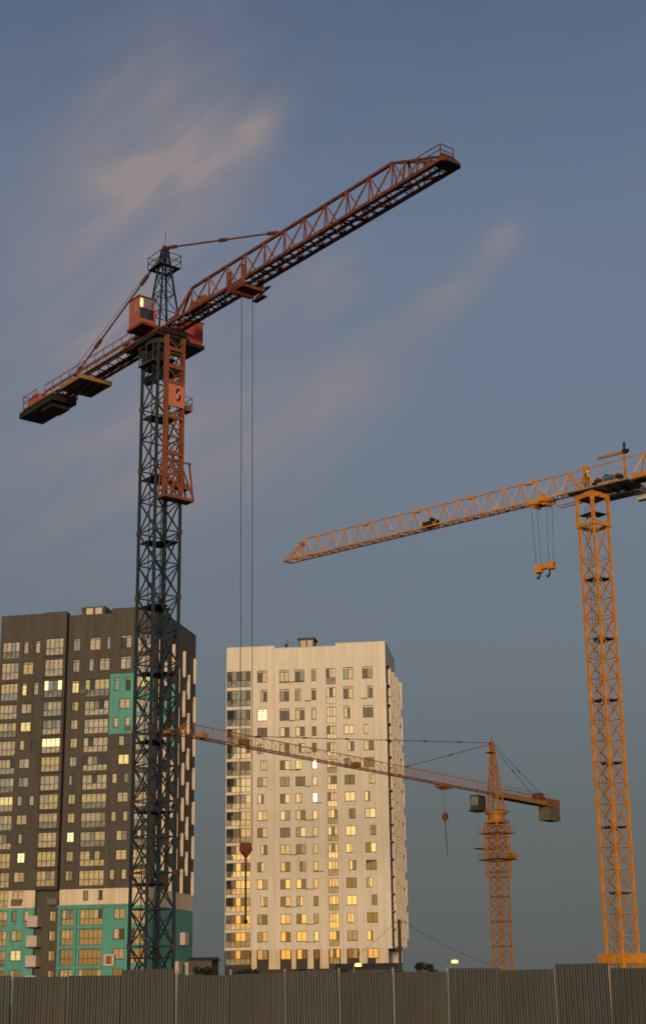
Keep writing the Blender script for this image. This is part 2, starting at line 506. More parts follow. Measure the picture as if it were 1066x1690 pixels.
for s, (u0, u1, off, top) in SECA.items():
    hs = HA.get(s, [])
    Tf = FRONT(off)
    zones = [(0, BAND[0], 'teal_cladding'), (BAND[0], BAND[1], 'cream_cladding'), (BAND[1], top, 'brown_cladding')]
    if s == 'bay':
        zones = [(BAND[1], top, 'brown_cladding')]
    if s == 's2':
        zones = [(0, BAND[0], 'teal_cladding'), (BAND[0], BAND[1], 'cream_cladding'), (BAND[1], TEALP[0], 'brown_cladding'), (TEALP[0], TEALP[1], 'teal_cladding'), (TEALP[1], top, 'brown_cladding')]
    for z0, z1, mt in zones:
        b = MB(); wall(b, u0, u1, z0, z1, hs, Tf)
        b.build('wall', mt, A)
# sides of the bay and of the steps
b = MB()
for u in (8.15, 12.2): b.quad((u, -.95, BAND[1]), (u, .5, BAND[1]), (u, .5, 63.25), (u, -.95, 63.25))
b.quad((8.15, -.95, BAND[1]), (12.2, -.95, BAND[1]), (12.2, .5, BAND[1]), (8.15, .5, BAND[1]))
b.quad((19.85, 0, BAND[1]), (19.85, .25, BAND[1]), (19.85, .25, 63.45), (19.85, 0, 63.45))
b.build('bay_return', 'dark_cladding', A)
# floor slabs of the bay that stand out between its glazing
for r in range(13):
    MB().box(8.2, 12.15, -1.10, -.953, TA[r] - (3.25 if r < 3 else 2.78), TA[r] - (2.93 if r < 3 else 2.5)).build('balcony_slab', 'dark_cladding', A)
# brown recess below the bay with boxed balconies
b = MB(); hs = [(10.35, 11.4, TA[r] - 1.7, TA[r] - .1) for r in range(14, 18)]
wall(b, 8.15, 12.2, 0, BAND[1], hs, FRONT(.9)); b.build('wall', 'brown_cladding', A)
for h in hs: window(A, (h[0], .9 + .16, h[2]), 0, h[1] - h[0], h[3] - h[2], ['pane_curtain', 'pane_sky'], 2, False, 'frame_dark', False)
b = MB(); b.quad((8.15, 0, 0), (8.15, .9, 0), (8.15, .9, BAND[1]), (8.15, 0, BAND[1])); b.quad((12.2, .25, 0), (12.2, .9, 0), (12.2, .9, BAND[1]), (12.2, .25, BAND[1]))
b.build('recess_return', 'teal_cladding', A)
for r in range(14, 18):
    z = TA[r] - 2.0
    b = MB(); b.box(7.35, 9.1, -1.0, -.9, z - .55, z + 1.15); b.box(7.35, 7.45, -.9, -.003, z - .55, z + 1.15); b.box(9.0, 9.1, -.9, .89, z - .55, z + 1.15)
    bo = b.build('balcony_box', 'beige_box', A)
    MB().box(7.3, 9.2, -1.05, .88, z - .72, z - .555).build('balcony_floor', 'dark_cladding', bo)
    # little box balcony under the right-hand window
z = TA[16] - 1.0
for zz in (TA[16] - 2.6,):
    b = MB(); b.box(20.35, 22.05, -.75, -.65, zz, zz + 1.75); b.box(20.35, 20.45, -.65, -.003, zz, zz + 1.75); b.box(21.95, 22.05, -.65, -.003, zz, zz + 1.75)
    bo = b.build('balcony_box', 'beige_box', A)
    MB().box(20.75, 21.65, -.79, -.753, zz + .3, zz + 1.5).build('balcony_grille', 'rust_orange', bo)
# teal ledges of the lower storeys
for r in range(14, 18):
    MB().box(12.25, 19.84, -.18, .247, TA[r] + .12, TA[r] + .42).build('ledge', 'teal_cladding', A)
for u in (12.25, 15.0):
    MB().box(u, u + .35, -.14, .246, 0, BAND[0]).build('pier', 'teal_cladding', A)
MB().box(12.1, 24.3, -.45, -.003, BAND[0] - .12, BAND[0] + .25).build('ledge', 'teal_cladding', A)
# air-conditioner boxes
for u, z, off, mt in ((14.75, 49.3, .25, 'grey_box'), (22.6, 42.85, 0, 'grey_box'), (4.2, 15.3, 0, 'grey_box'), (10.4, 15.3, -.0, 'grey_box')):
    MB().box(u, u + (1.0 if z > 20 else 1.7), off - .42, off - .003, z, z + (.75 if z > 20 else 1.0)).build('air_conditioner', mt, A)
# right-hand side wall with staggered fins
SIDE_A = lambda u, d, z: (AW - d, u, z)
fin_cols = [2.4, 5.6, 9.9, 12.7, 16.0, 18.7, 22.4]
hs = []; ws = []
for ci, u in enumerate(fin_cols[:-1]):
    for r in range(13):
        if (r + ci) % 2 == 0:
            T = TA[r]; h = 2.1 if r < 3 else 1.6
            hs.append((u + .65, u + 2.0, T - h, T)); ws.append((ci, r))
for z0, z1, mt in ((0, BAND[0], 'teal_cladding'), (BAND[0], BAND[1], 'cream_cladding'), (BAND[1], 63.45, 'brown_cladding')):
    b = MB(); wall(b, .02, AD, z0, z1, hs, SIDE_A); b.build('wall', mt, A)
for (a, c, z0, z1), (ci, r) in zip(hs, ws):
    lit = (ci, r) in ((2, 6), (4, 6), (2, 10), (3, 9), (1, 12), (1, 8))
    window(A, (AW - .16, a, z0), R(90), c - a, z1 - z0, ['pane_lit' if lit else pick(('pane_dark', 2), ('pane_grey', 1.5), ('pane_dim', .4))], 1, r < 3, 'frame_dark', False)
P1 = [(59.0, 54.4), (52.0, 47.4), (45.2, 41.4), (39.4, 35.6), (33.45, 29.55), (27.5, 23.65), (21.5, 17.55)]
P2 = [(55.3, 51.0), (48.5, 44.6), (42.3, 38.6), (36.45, 32.55), (30.5, 26.6), (24.6, 20.6)]
for ci, u in enumerate(fin_cols):
    for z1, z0 in (P1 if ci % 2 == 0 else P2):
        teal = ci in (1, 2) and 40.5 < z0 < 50
        MB().box(AW + .004, AW + .52, u - .13, u + .13, z0, z1).build('fin', 'teal_fin' if teal else 'cream_fin', A)
MB().box(AW + .003, AW + .08, 3.0, 5.4, 0, BAND[0]).build('side_strip', 'brown_cladding', A)
for u, z in ((16.5, 9.2), (13.0, 4.5), (18.8, 4.4)):
    MB().box(AW + .004, AW + .9, u, u + 2.2, z, z + 2.0).build('balcony_box', 'beige_box', A)
# back, left side and roof
b = MB(); b.quad((0, AD, 0), (0, .02, 0), (0, .02, 63.3), (0, AD, 63.3)); b.quad((AW, AD, 0), (0, AD, 0), (0, AD, 63.3), (AW, AD, 63.3))
b.build('wall', 'brown_cladding', A)
ro = MB().box(.3, AW - .3, .5, AD - .3, 62.0, 62.35).build('roof', 'roof_felt', A)
for s, (u0, u1, off, top) in SECA.items():
    MB().box(u0, u1, off - .02, off + .38, top, top + .09).build('parapet_cap', 'dark_cladding', A)
MB().box(AW - .35, AW + .02, .02, AD, 63.45, 63.53).build('parapet_cap', 'dark_cladding', A)
pb_ = MB().box(13.4, 17.6, 2.6, 6.5, 62.35, 64.75).build('roof_plant', 'brown_cladding', A)
for x in (14.3, 15.9): MB().box(x, x + 1.2, 2.5, 2.597, 63.2, 64.5).build('plant_panel', 'cream_fin', pb_)
MB().tube((13.0, 2.4, 63.4), (13.9, 2.4, 63.4), .35).build('vent_pipe', 'grey_steel', ro)

# ---- the pale tower in the middle
Bt = thing('apartment_tower', 'pale cream apartment tower seen face on behind the hanging crane ropes', 'building', (-18.358, 284.802, 0), R(-7.774))
BW, BD = 29.73, 18.5
TB = [58.6, 55.0, 51.4] + [47.92 - 3.025 * k for k in range(14)] + [5.2]
HB = []; winB = []
SECB = [(0, 9.07, 0.0, 63.1), (9.07, 20.5, .35, 62.72), (20.5, BW, 0.0, 63.12)]


def offB(u): return .35 if 9.07 < u < 20.5 else 0.0


def opB(u0, u1, z0, z1, mats, cols, transom=False, low=None, split=.5):
    HB.append((u0, u1, z0, z1)); winB.append((u0, u1, z0, z1, offB((u0 + u1) / 2), mats, cols, transom, low, split))


C1 = {1: 'r', 4: 'l', 5: 'r', 7: 'l', 10: 'r', 11: 'l', 13: 'r'}
C3 = {1: 'l', 4: 'r', 5: 'l', 7: 'l', 11: 'r', 13: 'l'}
C6 = {2: 'l', 4: 'r', 5: 'l', 8: 'r', 10: 'l', 11: 'r', 14: 'l'}
C7 = {1: 'r', 3: 'l', 6: 'r', 7: 'l', 9: 'r', 12: 'l', 13: 'r', 15: 'l'}
LITB = {(1, 2): 'pane_bright', (4, 5): 'pane_flare', (4, 7): 'pane_flare', (3, 5): 'pane_lit', (4, 10): 'pane_dim', (4, 15): 'pane_lit', (7, 6): 'pane_dim', (2, 10): 'pane_dim'}


def paneB(r):
    if r < 3: return pick(('pane_dark', 3.0), ('pane_grey', 1.6), ('pane_blind', 2.4), ('pane_teal', .25))
    return pick(('pane_dark', 2.6), ('pane_grey', 1.4), ('pane_blind', 1.9), ('pane_sky', 2.6))


for r in range(17):
    T = TB[r]; tall = r < 3
    hw = 2.2 if tall else 1.68
    hb = 3.0 if tall else 2.55

    def gl(n, c):
        if (c, r) in LITB: return [LITB[(c, r)]] * n
        return [paneB(r) for _ in range(n)]
    opB(.12, 4.6, T - hb, T, ['pane_dark', pick(('pane_dark', 2), ('pane_grey', 1))] + gl(3, 0), 5, False, pick(('pane_grey', 2), ('pane_sky', 2), ('pane_blind', 1)))

    def var(c, tab, u0, u1, frac=.64):
        s = tab.get(r)
        w = (u1 - u0)
        if s == 'l': opB(u0, u0 + w * frac, T - hw, T, gl(2, c), 2, tall, split=.62)
        elif s == 'r': opB(u1 - w * frac, u1, T - hw, T, gl(2, c), 2, tall, split=.38)
        else: opB(u0, u1, T - hw, T, gl(2, c), 2, tall)
    var(1, C1, 5.83, 7.68)
    opB(9.95, 11.75, T - hw, T, gl(2, 2), 2, tall)
    var(3, C3, 12.82, 14.6)
    opB(15.92, 16.76, T - hw, T, gl(1, 4), 1, tall)
    opB(18.62, 20.42, T - hb, T, [pick(('pane_blind', 3), ('pane_dark', 1.5), ('pane_sky', 2)) for _ in range(3)], 3, False, pick(('pane_grey', 2), ('pane_sky', 2)))
    var(6, C6, 21.85, 23.7)
    var(7, C7, 25.4, 27.3, .52)
for (u0, u1, z0, z1, off, mats, cols, tr, low, sp) in winB:
    window(Bt, (u0, off + .16, z0), 0, u1 - u0, z1 - z0, mats, cols, tr, 'frame_dark', low is None, low, sp)
BASE_B = 8.5
for (u0, u1, off, top) in SECB:
    b = MB(); wall(b, u0, u1, BASE_B, top, HB, FRONT(off)); b.build('wall', 'white_cladding', Bt)
b = MB(); wall(b, 0.05, 28.0, 0, BASE_B, HB, FRONT(.36)); b.build('wall', 'dark_cladding', Bt)
b = MB()
b.quad((0, 0, BASE_B), (9.07, 0, BASE_B), (9.07, .4, BASE_B), (0, .4, BASE_B)); b.quad((20.5, 0, BASE_B), (BW, 0, BASE_B), (BW, .4, BASE_B), (20.5, .4, BASE_B))
b.quad((9.07, 0, BASE_B), (9.07, .35, BASE_B), (9.07, .35, 63.1), (9.07, 0, 63.1)); b.quad((20.5, 0, BASE_B), (20.5, .35, BASE_B), (20.5, .35, 63.1), (20.5, 0, 63.1))
b.quad((28.0, .36, BASE_B), (BW, .36, BASE_B), (BW, 4, BASE_B), (28.0, 4, BASE_B))
b.build('wall_return', 'white_cladding', Bt)
# pale panels between the windows of the lowest storey
for a, c in ((4.75, 5.7), (7.85, 9.85), (11.9, 12.7), (14.75, 15.8), (16.95, 18.5), (20.6, 21.7), (23.9, 25.3), (27.4 - .6, 28.0 + 1.0)):
    MB().box(a, c, .20, .355, 5.3, BASE_B - .02).build('base_panel', 'cream_cladding', Bt)
MB().box(0.1, 28.0, .15, .356, 0, 4.2).build('plinth', 'shed_wall', Bt)
# ledges for air conditioners under some windows
for r, u0, u1 in ((0, 9.9, 14.6), (1, 14.7, 15.7), (2, 11.8, 12.8), (4, 14.9, 15.6), (5, 11.8, 13.6), (6, 14.7, 15.6), (7, 16.4, 17.6), (8, 14.6, 16.0), (9, 14.6, 16.2), (10, 11.8, 13.0),
                  (11, 16.0, 17.8), (12, 14.6, 16.0), (13, 11.0, 12.9), (14, 14.6, 16.0), (15, 14.6, 16.2), (1, 25.2, 26.2)):
    z = TB[r] - (2.2 if r < 3 else 1.68) - .16
    MB().box(u0, u1, offB((u0 + u1) / 2) - .42, offB((u0 + u1) / 2) - .004, z, z + .07).build('ledge', 'frame_dark', Bt)
# slim vertical trims where the cladding changes plane
for u in (4.75, 8.0, 17.6, 24.6, 28.6):
    o_ = offB(u); MB().box(u, u + .09, o_ - .05, o_ - .003, BASE_B + .02, 62.6).build('trim', 'white_cladding', Bt)
SIDE_B = lambda u, d, z: (BW - d, u, z)
b = MB(); wall(b, .02, BD, BASE_B, 63.1, [], SIDE_B); b.build('wall', 'white_cladding', Bt)
hs = [(.7, 2.4, TB[r] - 2.3, TB[r]) for r in range(16)]
for r in range(16):
    MB().box(BW + .003, BW + .12, .55, 2.9, TB[r] - 2.75, TB[r] + .05).build('loggia_shade', 'dark_cladding', Bt)  # dark sheets put the shade of the loggia gap onto the wall
    MB().box(BW + .003, BW + .5, .5, 3.0, TB[r] + .1, TB[r] + .26).build('loggia_slab', 'concrete', Bt)
P1 = P1 + [(15.5, 11.55)]
P2 = P2 + [(18.6, 14.6), (12.6, 10.0)]
for ci, u in enumerate((3.2, 5.6, 8.0, 10.4, 12.8, 15.2, 17.8)):
    for z1, z0 in (P1 if ci % 2 == 0 else P2):
        MB().box(BW + .004, BW + .50 + .05 * u, u - .16, u + .16, z0 - 1.0, z1 - .2).build('fin', 'cream_fin', Bt)
    for z1, z0 in (() if ci > 4 else P2 if ci % 2 == 0 else P1):
        MB().box(BW + .004, BW + .44 + .05 * u, u + .5, u + .8, z0 - 1.2, z1 - .4).build('fin', 'cream_fin', Bt)
b = MB(); b.quad((0, BD, 0), (0, 0.02, 0), (0, .02, 63.1), (0, BD, 63.1)); b.quad((BW, BD, 0), (0, BD, 0), (0, BD, 63.1), (BW, BD, 63.1)); b.quad((28.0, .36, 0), (28.0, BD, 0), (28.0, BD, BASE_B), (28.0, .36, BASE_B))
b.build('wall', 'white_cladding', Bt)
ro = MB().box(.3, BW - .3, .6, BD - .3, 61.8, 62.2).build('roof', 'roof_felt', Bt)
for (u0, u1, off, top) in SECB:
    MB().box(u0, u1, off - .05, off + .35, top, top + .12).build('parapet_cap', 'cream_fin', Bt)
MB().box(BW - .35, BW + .05, 0.352, BD, 63.1, 63.22).build('parapet_cap', 'cream_fin', Bt)
b = MB().box(13.4, 16.2, 2.0, 5.0, 62.2, 64.6).build('roof_plant', 'grey_box', Bt)
MB().box(13.1, 16.5, 1.7, 5.3, 64.6, 64.85).build('plant_cover', 'dark_cladding', b)
for x in (13.75, 15.0): MB().box(x, x + .95, 1.9, 1.997, 63.2, 64.4).build('plant_panel', 'beige_box', b)
an = MB(); an.bar((11.2, 1.5, 62.2), (11.2, 1.5, 64.9), .07); an.bar((10.6, 1.5, 63.6), (11.8, 1.5, 64.2), .07); an.box(10.8, 11.3, 1.3, 1.7, 63.2, 63.7); an.bar((12.2, 1.5, 62.2), (12.2, 1.5, 64.2), .06)
an.build('antenna', 'dark_steel', Bt)

# ------------------------------------------------------------------ tower cranes


def mast_section(parent, s, h, legw, bw, mods, mat, z, rz, legmat=None, collar=0.0, flat=False, style='X', colmat=None):
    """one section of a lattice mast: bracing is the mesh, each leg a child"""
    k = ('sec', s, h, legw, bw, mods, mat, collar, style)
    a = s / 2
    if k not in CACHE:
        b = MB(); mh = h / mods
        cs = [(-a, -a), (a, -a), (a, a), (-a, a)]
        for i in range(4):
            p, q = cs[i], cs[(i + 1) % 4]
            for j in range(mods):
                z0, z1 = j * mh, (j + 1) * mh
                b.bar((*p, z0), (*q, z0), bw)
                if style == 'X':
                    b.bar((*p, z0), (*q, z1), bw); b.bar((*q, z0), (*p, z1), bw)
                elif style == 'K':
                    mid = ((p[0] + q[0]) / 2, (p[1] + q[1]) / 2)
                    b.bar((*p, z0), (*mid, z1), bw); b.bar((*q, z0), (*mid, z1), bw)
                else:
                    if j % 2: b.bar((*p, z0), (*q, z1), bw)
                    else: b.bar((*q, z0), (*p, z1), bw)
        CACHE[k] = b.mesh('mast_section', mat)
        CACHE[k + ('leg',)] = MB().box(-legw / 2, legw / 2, -legw / 2, legw / 2, 0, h).mesh('leg', legmat or mat)
        if collar:
            c = collar; CACHE[k + ('col',)] = MB().box(-c, c, -c, c, -.16, .16).mesh('joint_collar', colmat or legmat or mat)
    o = link('mast_section', CACHE[k], parent, (0, 0, z), rz)
    for x, y in ((-a, -a), (a, -a), (a, a), (-a, a)):
        link('leg', CACHE[k + ('leg',)], o, (x, y, 0))
        if collar: link('joint_collar', CACHE[k + ('col',)], o, (x, y, 0))
    return o


def platform(parent, s, z, rz, mat, half=False):
    """landing inside a mast, with the hatch for the ladder left open"""
    a = s / 2 * .96
    b = MB(); b.box(-a, a, -.12 * s, a, -.04, .04); b.box(-a, .1 * s, -a, -.12 * s, -.04, .04)
    return b.build('landing', mat, parent, (0, 0, z), rz)


def ladder(parent, x, y, z0, z1, mat, rz=0.0):
    b = MB()
    b.bar((x - .2, y, z0), (x - .2, y, z1), .05); b.bar((x + .2, y, z0), (x + .2, y, z1), .05)
    z = z0
    while z < z1: b.bar((x - .2, y, z), (x + .2, y, z), .03); z += .45
    return b.build('ladder', mat, parent, (0, 0, 0), rz)


def tri_jib(parent, name, x0, x1, H, hw, ht, mod, chord, lace, mat, matlow, tip=0.0, root=0.0, z0=0.0, walkway=None):
    """triangular jib: two bottom chords, one top chord, V lacing; chords are children of the lacing mesh"""
    b = MB()
    n = max(1, round((x1 - x0 - root - tip) / mod)); mod = (x1 - x0 - root - tip) / n
    xs = [x0 + root + i * mod for i in range(n + 1)]
    for i, x in enumerate(xs):
        for s in (-1, 1):
            b.bar((max(x0, x - mod / 2), s * hw, H), (x, 0, H + ht), lace); b.bar((min(x1, x + mod / 2), s * hw, H), (x, 0, H + ht), lace)
        if i < n:
            b.bar((x + mod / 2, -hw, H), (x + mod / 2, hw, H), lace); b.bar((x, -hw, H), (x, hw, H), lace)
            b.bar((x, -hw, H), (x + mod / 2, hw, H), lace * .8); b.bar((x + mod / 2, hw, H), (x + mod, -hw, H), lace * .8)
    b.bar((x1 - mod / 2, hw, H), (x1, -hw, H), lace); b.bar((x1, -hw, H), (x1, hw, H), chord); b.bar((x0, -hw, H), (x0, hw, H), chord); b.bar((x0, -hw, H), (x0 + root, hw, H), lace); b.bar((xs[-1], -hw, H), (x1 - mod / 2, hw, H), lace)
    o = b.build(name, mat, parent)
    for s in (-1, 1): MB().bar((x0, s * hw, H), (x1, s * hw, H), chord, chord * 1.2).build('bottom_chord', matlow, o)
    t = MB(); t.bar((xs[0], 0, H + ht), (xs[-1], 0, H + ht), chord)
    if root: t.bar((x0, -hw * .5, H), (xs[0], 0, H + ht), chord * .8); t.bar((x0, hw * .5, H), (xs[0], 0, H + ht), chord * .8)
    t.build('top_chord', mat, o)
    if tip:
        e = MB(); e.bar((xs[-1], 0, H + ht), (x1, -hw * .6, H + ht * .12), chord * .7); e.bar((xs[-1], 0, H + ht), (x1, hw * .6, H + ht * .12), chord * .7)
        k = 3
        for i in range(1, k + 1):
            f = i / (k + 1); x = xs[-1] + tip * f; zz = H + ht * (1 - f * .88)
            for s in (-1, 1): e.bar((x, s * hw * .6 * f, zz), (x + .3, s * hw, H), lace); e.bar((x, s * hw * .6 * f, zz), (x - .5, s * hw, H), lace)
        e.build('jib_tip', mat, o)
    return o


def railing(pts, h, post=.04):
    b = MB()
    for p, q in zip(pts[:-1], pts[1:]):
        for k in (.5, 1.0): b.bar((p[0], p[1], p[2] + h * k), (q[0], q[1], q[2] + h * k), post)
    for p, q in zip(pts[:-1], pts[1:]):
        L = (Vector(q) - Vector(p)).length; n = max(1, int(L / 1.2))
        for i in range(n + 1):
            c = Vector(p).lerp(Vector(q), i / n); b.bar(c, (c.x, c.y, c.z + h), post)
    return b


# ---- crane 1: blue mast, rust red jib
K1 = thing('tower_crane', 'tall blue and rust red tower crane in front of the dark brown tower', 'crane', (-11.11, 100.81, 0), R(-51.5))
H1 = 46.1
for i in range(10):
    mast_section(K1, 2.0, 4.5, .17, .075, 2, 'mast_blue', i * 4.5 - .05 if i else 0.0, 0, collar=.125 if i else 0, colmat='dark_rust')
    platform(K1, 2.0, i * 4.5 + 3.75, R(90) * (i % 2), 'dark_steel')
ladder(K1, -.45, .55, 0, 45, 'mast_blue')
lm = MB(); lm.bar((.35, .3, 0), (.35, .3, 45), .10); lm.bar((-.1, -.75, 0), (-.1, -.75, 45), .05); lm.build('service_pipe', 'mast_blue', K1)
MB().box(-1.9, 1.9, -1.9, 1.9, .01, .45).build('foundation_slab', 'concrete', K1)
# slewing platform and machinery dark under the jib
b = MB(); b.prism([(1.25 * math.cos(t), 1.25 * math.sin(t)) for t in [2 * math.pi * i / 20 for i in range(20)]], 44.95, 45.35); b.box(-1.35, 1.35, -1.35, 1.35, 45.35, 45.6); b.box(-2.2, 1.5, -1.0, 1.0, 45.6, 45.95)
b.build('slewing_ring', 'dark_steel', K1)
b = MB(); b.box(-1.1, -.2, -.9, .9, 43.4, 44.5); b.box(-.2, .9, -.3, .95, 42.9, 43.5); b.box(.2, 1.0, -.95, -.2, 43.6, 44.3)
b.tube((-.9, -.6, 42.6), (.6, -.6, 42.6), .3); b.build('drive_unit', 'dark_steel', K1)
b = MB(); b.bar((-.9, -1.35, 44.2), (.9, -1.35, 44.2), .06); b.bar((-.9, -1.35, 44.9), (.9, -1.35, 44.9), .06)
for x in (-.9, 0, .9): b.bar((x, -1.35, 43.6), (x, -1.35, 45), .06)
b.box(-.95, .95, -1.4, -1.02, 43.5, 43.62); b.build('access_balcony', 'ochre_dark', K1)
# tower head
b = MB()
zs = [45.9, 47.6, 49.2, 50.6, 51.8, 52.7]
def hd(z): return .92 + (.16 - .92) * (z - 46) / (52.7 - 46)
for z0, z1 in zip(zs[:-1], zs[1:]):
    a, c = hd(z0), hd(z1)
    cs0 = [(-a, -a), (a, -a), (a, a), (-a, a)]; cs1 = [(-c, -c), (c, -c), (c, c), (-c, c)]
    for i in range(4):
        j = (i + 1) % 4
        b.bar((*cs0[i], z0), (*cs0[j], z0), .055); b.bar((*cs0[i], z0), (*cs1[j], z1), .05)
b.box(-.2, .2, -.14, .14, 51.9, 52.85)
th = b.build('tower_head', 'mast_blue', K1)
for sxx, syy in ((-1, -1), (1, -1), (1, 1), (-1, 1)):
    MB().bar((sxx * .92, syy * .92, 45.9), (sxx * .16, syy * .16, 52.7), .115).build('leg', 'mast_blue', th)
b = MB(); b.box(-.85, .85, .5, .85, 51.1, 51.15); b.box(-.85, .85, -.85, -.5, 51.1, 51.15); b.box(-.85, -.5, -.5, .5, 51.1, 51.15); b.box(.5, .85, -.5, .5, 51.1, 51.15)
hp = b.build('head_platform', 'dark_steel', th)
railing([(-.85, -.85, 51.16), (.85, -.85, 51.16), (.85, .85, 51.16), (-.85, .85, 51.16), (-.85, -.85, 51.16)], .95, .04).build('railing', 'mast_blue', th)
MB().tube((0, 0, 52.9), (.05, .02, 54.2), .018).build('aerial', 'dark_steel', th)
MB().tube((.12, -.2, 52.72), (.12, .2, 52.72), .2, 12).build('head_pulley', 'dark_rust', th)
# jib
j1 = tri_jib(K1, 'jib', 1.2, 29.8, H1, .68, 2.2, 2.05, .17, .085, 'rust_red', 'rust_red', tip=4.9, root=2.4)
MB().box(1.6, 28.9, -.02, .30, H1 + .08, H1 + .12).build('walkway', 'grey_steel', j1)
b = MB()
for x in [2.0 + 1.025 * i for i in range(27)]: b.bar((x, -.54, H1 + .05), (x, .54, H1 + .05), .05); b.bar((x, .5, H1 + .1), (x, .5, H1 + .75), .035)
b.bar((2, .5, H1 + .75), (28.6, .5, H1 + .75), .035); b.build('walkway_rail', 'dark_rust', j1)
MB().tube((1.5, .1, H1 + .5), (29.2, .1, H1 + .45), .03).build('trolley_rope', 'cable', j1)
b = MB(); b.box(3.8, 5.6, -.45, .3, H1 + .15, H1 + .55); b.tube((4.2, -.4, H1 + .65), (4.2, .35, H1 + .65), .28, 12); b.box(5.0, 5.5, -.3, .2, H1 + .55, H1 + .95); b.build('trolley_winch', 'rust_orange', j1)
b = railing([(27.6, -.5, H1 + .45), (29.5, -.5, H1 + .45), (29.5, .5, H1 + .45)], .7, .045); b.build('tip_railing', 'rust_red', j1)
b = MB(); b.tube((29.5, -.4, H1 + .35), (29.5, .4, H1 + .35), .24, 12); b.box(29.0, 30.0, -.5, .5, H1 - .1, H1 + .08); b.build('tip_pulley', 'dark_rust', j1)
b = MB(); b.bar((1.5, -.6, H1), (-3.2, -.72, H1), .2, .3); b.bar((1.5, .6, H1), (-3.2, .72, H1), .2, .3); b.box(-1.5, 1.4, -.95, .95, H1 - .2, H1 - .02); b.build('jib_root', 'cab_red', j1)
# ties
def link_bar(parent, name, p, q, r, mat, knots=(0.02, .5, .97)):
    b = MB(); b.tube(p, q, r, 6)
    P, Q = Vector(p), Vector(q)
    for k in knots:
        c = P.lerp(Q, k); d = (Q - P).normalized() * .45
        b.tube(c - d, c + d, r * 2.1, 6)
    return b.build(name, mat, parent)
link_bar(K1, 'jib_tie', (.25, 0, 52.75), (13.9, 0, H1 + 2.25), .065, 'rust_red', (.06, .52, .93))
link_bar(K1, 'counter_jib_tie', (-.2, 0, 52.4), (-11.6, -.55, H1 + .45), .075, 'rust_red', (.2, .72, .95))
MB().tube((-.1, 0, 52.6), (-12.4, -.5, H1 + .9), .018, 5).build('stay_cable', 'cable', K1)
# counter-jib
b = MB()
xs = [-1.2 - 1.35 * i for i in range(13)]
for i, x in enumerate(xs[:-1]):
    x2 = xs[i + 1]
    b.bar((x, -.72, H1 - .15), (x, .72, H1 - .15), .07); b.bar((x, -.72, H1 - .15), (x2, .72, H1 - .15), .06)
    b.bar((x, .72, H1 - .15), (x, .72, H1 + .45), .06); b.bar((x, -.72, H1 - .15), (x, -.72, H1 + .45), .06)
    for s in (-.72, .72): b.bar((x, s, H1 - .15), (x2, s, H1 + .45), .055)
for s in (-.72, .72): b.bar((-1, s, H1 + .45), (-17.6, s, H1 + .45), .09)
cj = b.build('counter_jib', 'rust_orange', K1)
for s in (-.72, .72): MB().bar((-1, s, H1 - .15), (-18.0, s, H1 - .15), .15, .2).build('bottom_chord', 'rust_red', cj)
b = MB(); b.box(-17.5, -1.4, .1, .60, H1 - .06, H1 - .02); b.build('walkway', 'dark_steel', cj)
railing([(-1.5, -.95, H1 - .1), (-15.5, -.95, H1 - .1)], 1.0, .05).build('railing', 'rust_orange', cj)
b = MB(); b.box(-15.2, -1.4, -1.0, -.75, H1 - .16, H1 - .1); b.build('side_walkway', 'slab_ochre', cj)
b = MB(); b.box(-3.2, -1.3, -.5, .6, H1 - .1, H1 + .55); b.tube((-4.2, -.5, H1 + .3), (-4.2, .5, H1 + .3), .42, 14); b.build('hoist_winch', 'dark_steel', cj)
b = MB(); b.box(-12.35, -9.2, -1.38, 1.38, H1 - .60, H1 - .30)
cw = b.build('counterweight_tray', 'slab_ochre', K1)
b = MB()
for y in (-1.0, -.35, .35, 1.0): b.box(-12.2, -9.35, y - .05, y + .05, H1 - .68, H1 - .603)
b.build('tray_rib', 'dark_steel', cw)
b = MB(); b.box(-19.4, -14.0, -1.05, 1.05, H1 - .75, H1 - .28); b.box(-16.2, -14.6, -.8, .8, H1 - 1.05, H1 - .75)
cb_ = b.build('counterweight', 'dark_steel', K1)
MB().box(-18.7, -13.9, -1.12, 1.12, H1 - .27, H1 - .14).build('ballast_frame', 'rust_orange', cb_)
b = MB(); b.box(-18.2, -16.4, -.95, .4, H1 - .13, H1 + .55); b.tube((-17.2, -1.0, H1 + .3), (-17.2, .5, H1 + .3), .45, 12); b.build('ballast_winch', 'cab_red', cb_)
railing([(-16.5, -1.1, H1 - .13), (-18.7, -1.1, H1 - .13), (-18.7, 1.1, H1 - .13)], 1.0, .05).build('railing', 'rust_orange', cb_)
# operator's cab on the near side
b = MB(); b.box(-1.28, .06, -2.05, -.78, 46.35, 48.45)
cab = b.build('cab', 'cab_red', K1)
MB().box(-1.36, .14, -2.13, -.7, 48.452, 48.53).build('cab_roof', 'rust_red', cab)
MB().box(.062, .085, -1.98, -.85, 46.85, 47.65).build('cab_window', 'pane_dark', cab)
MB().box(.062, .085, -1.98, -1.74, 47.7, 48.35).build('cab_window', 'pane_bright', cab)  # glowing pane stands for a small flare on the cab glass
MB().box(.062, .085, -1.70, -.85, 47.8, 48.35).build('cab_window', 'pane_sky', cab)
MB().box(-.5, -.25, -2.075, -2.052, 47.4, 48.0).build('cab_window', 'pane_teal', cab)
MB().box(-1.3, .7, -2.2, -.6, 46.1, 46.3).build('cab_platform', 'rust_red', cab)
MB().bar((.5, -1.0, 46.3), (.5, -1.0, 47.5), .1).build('handrail', 'cab_red', cab)
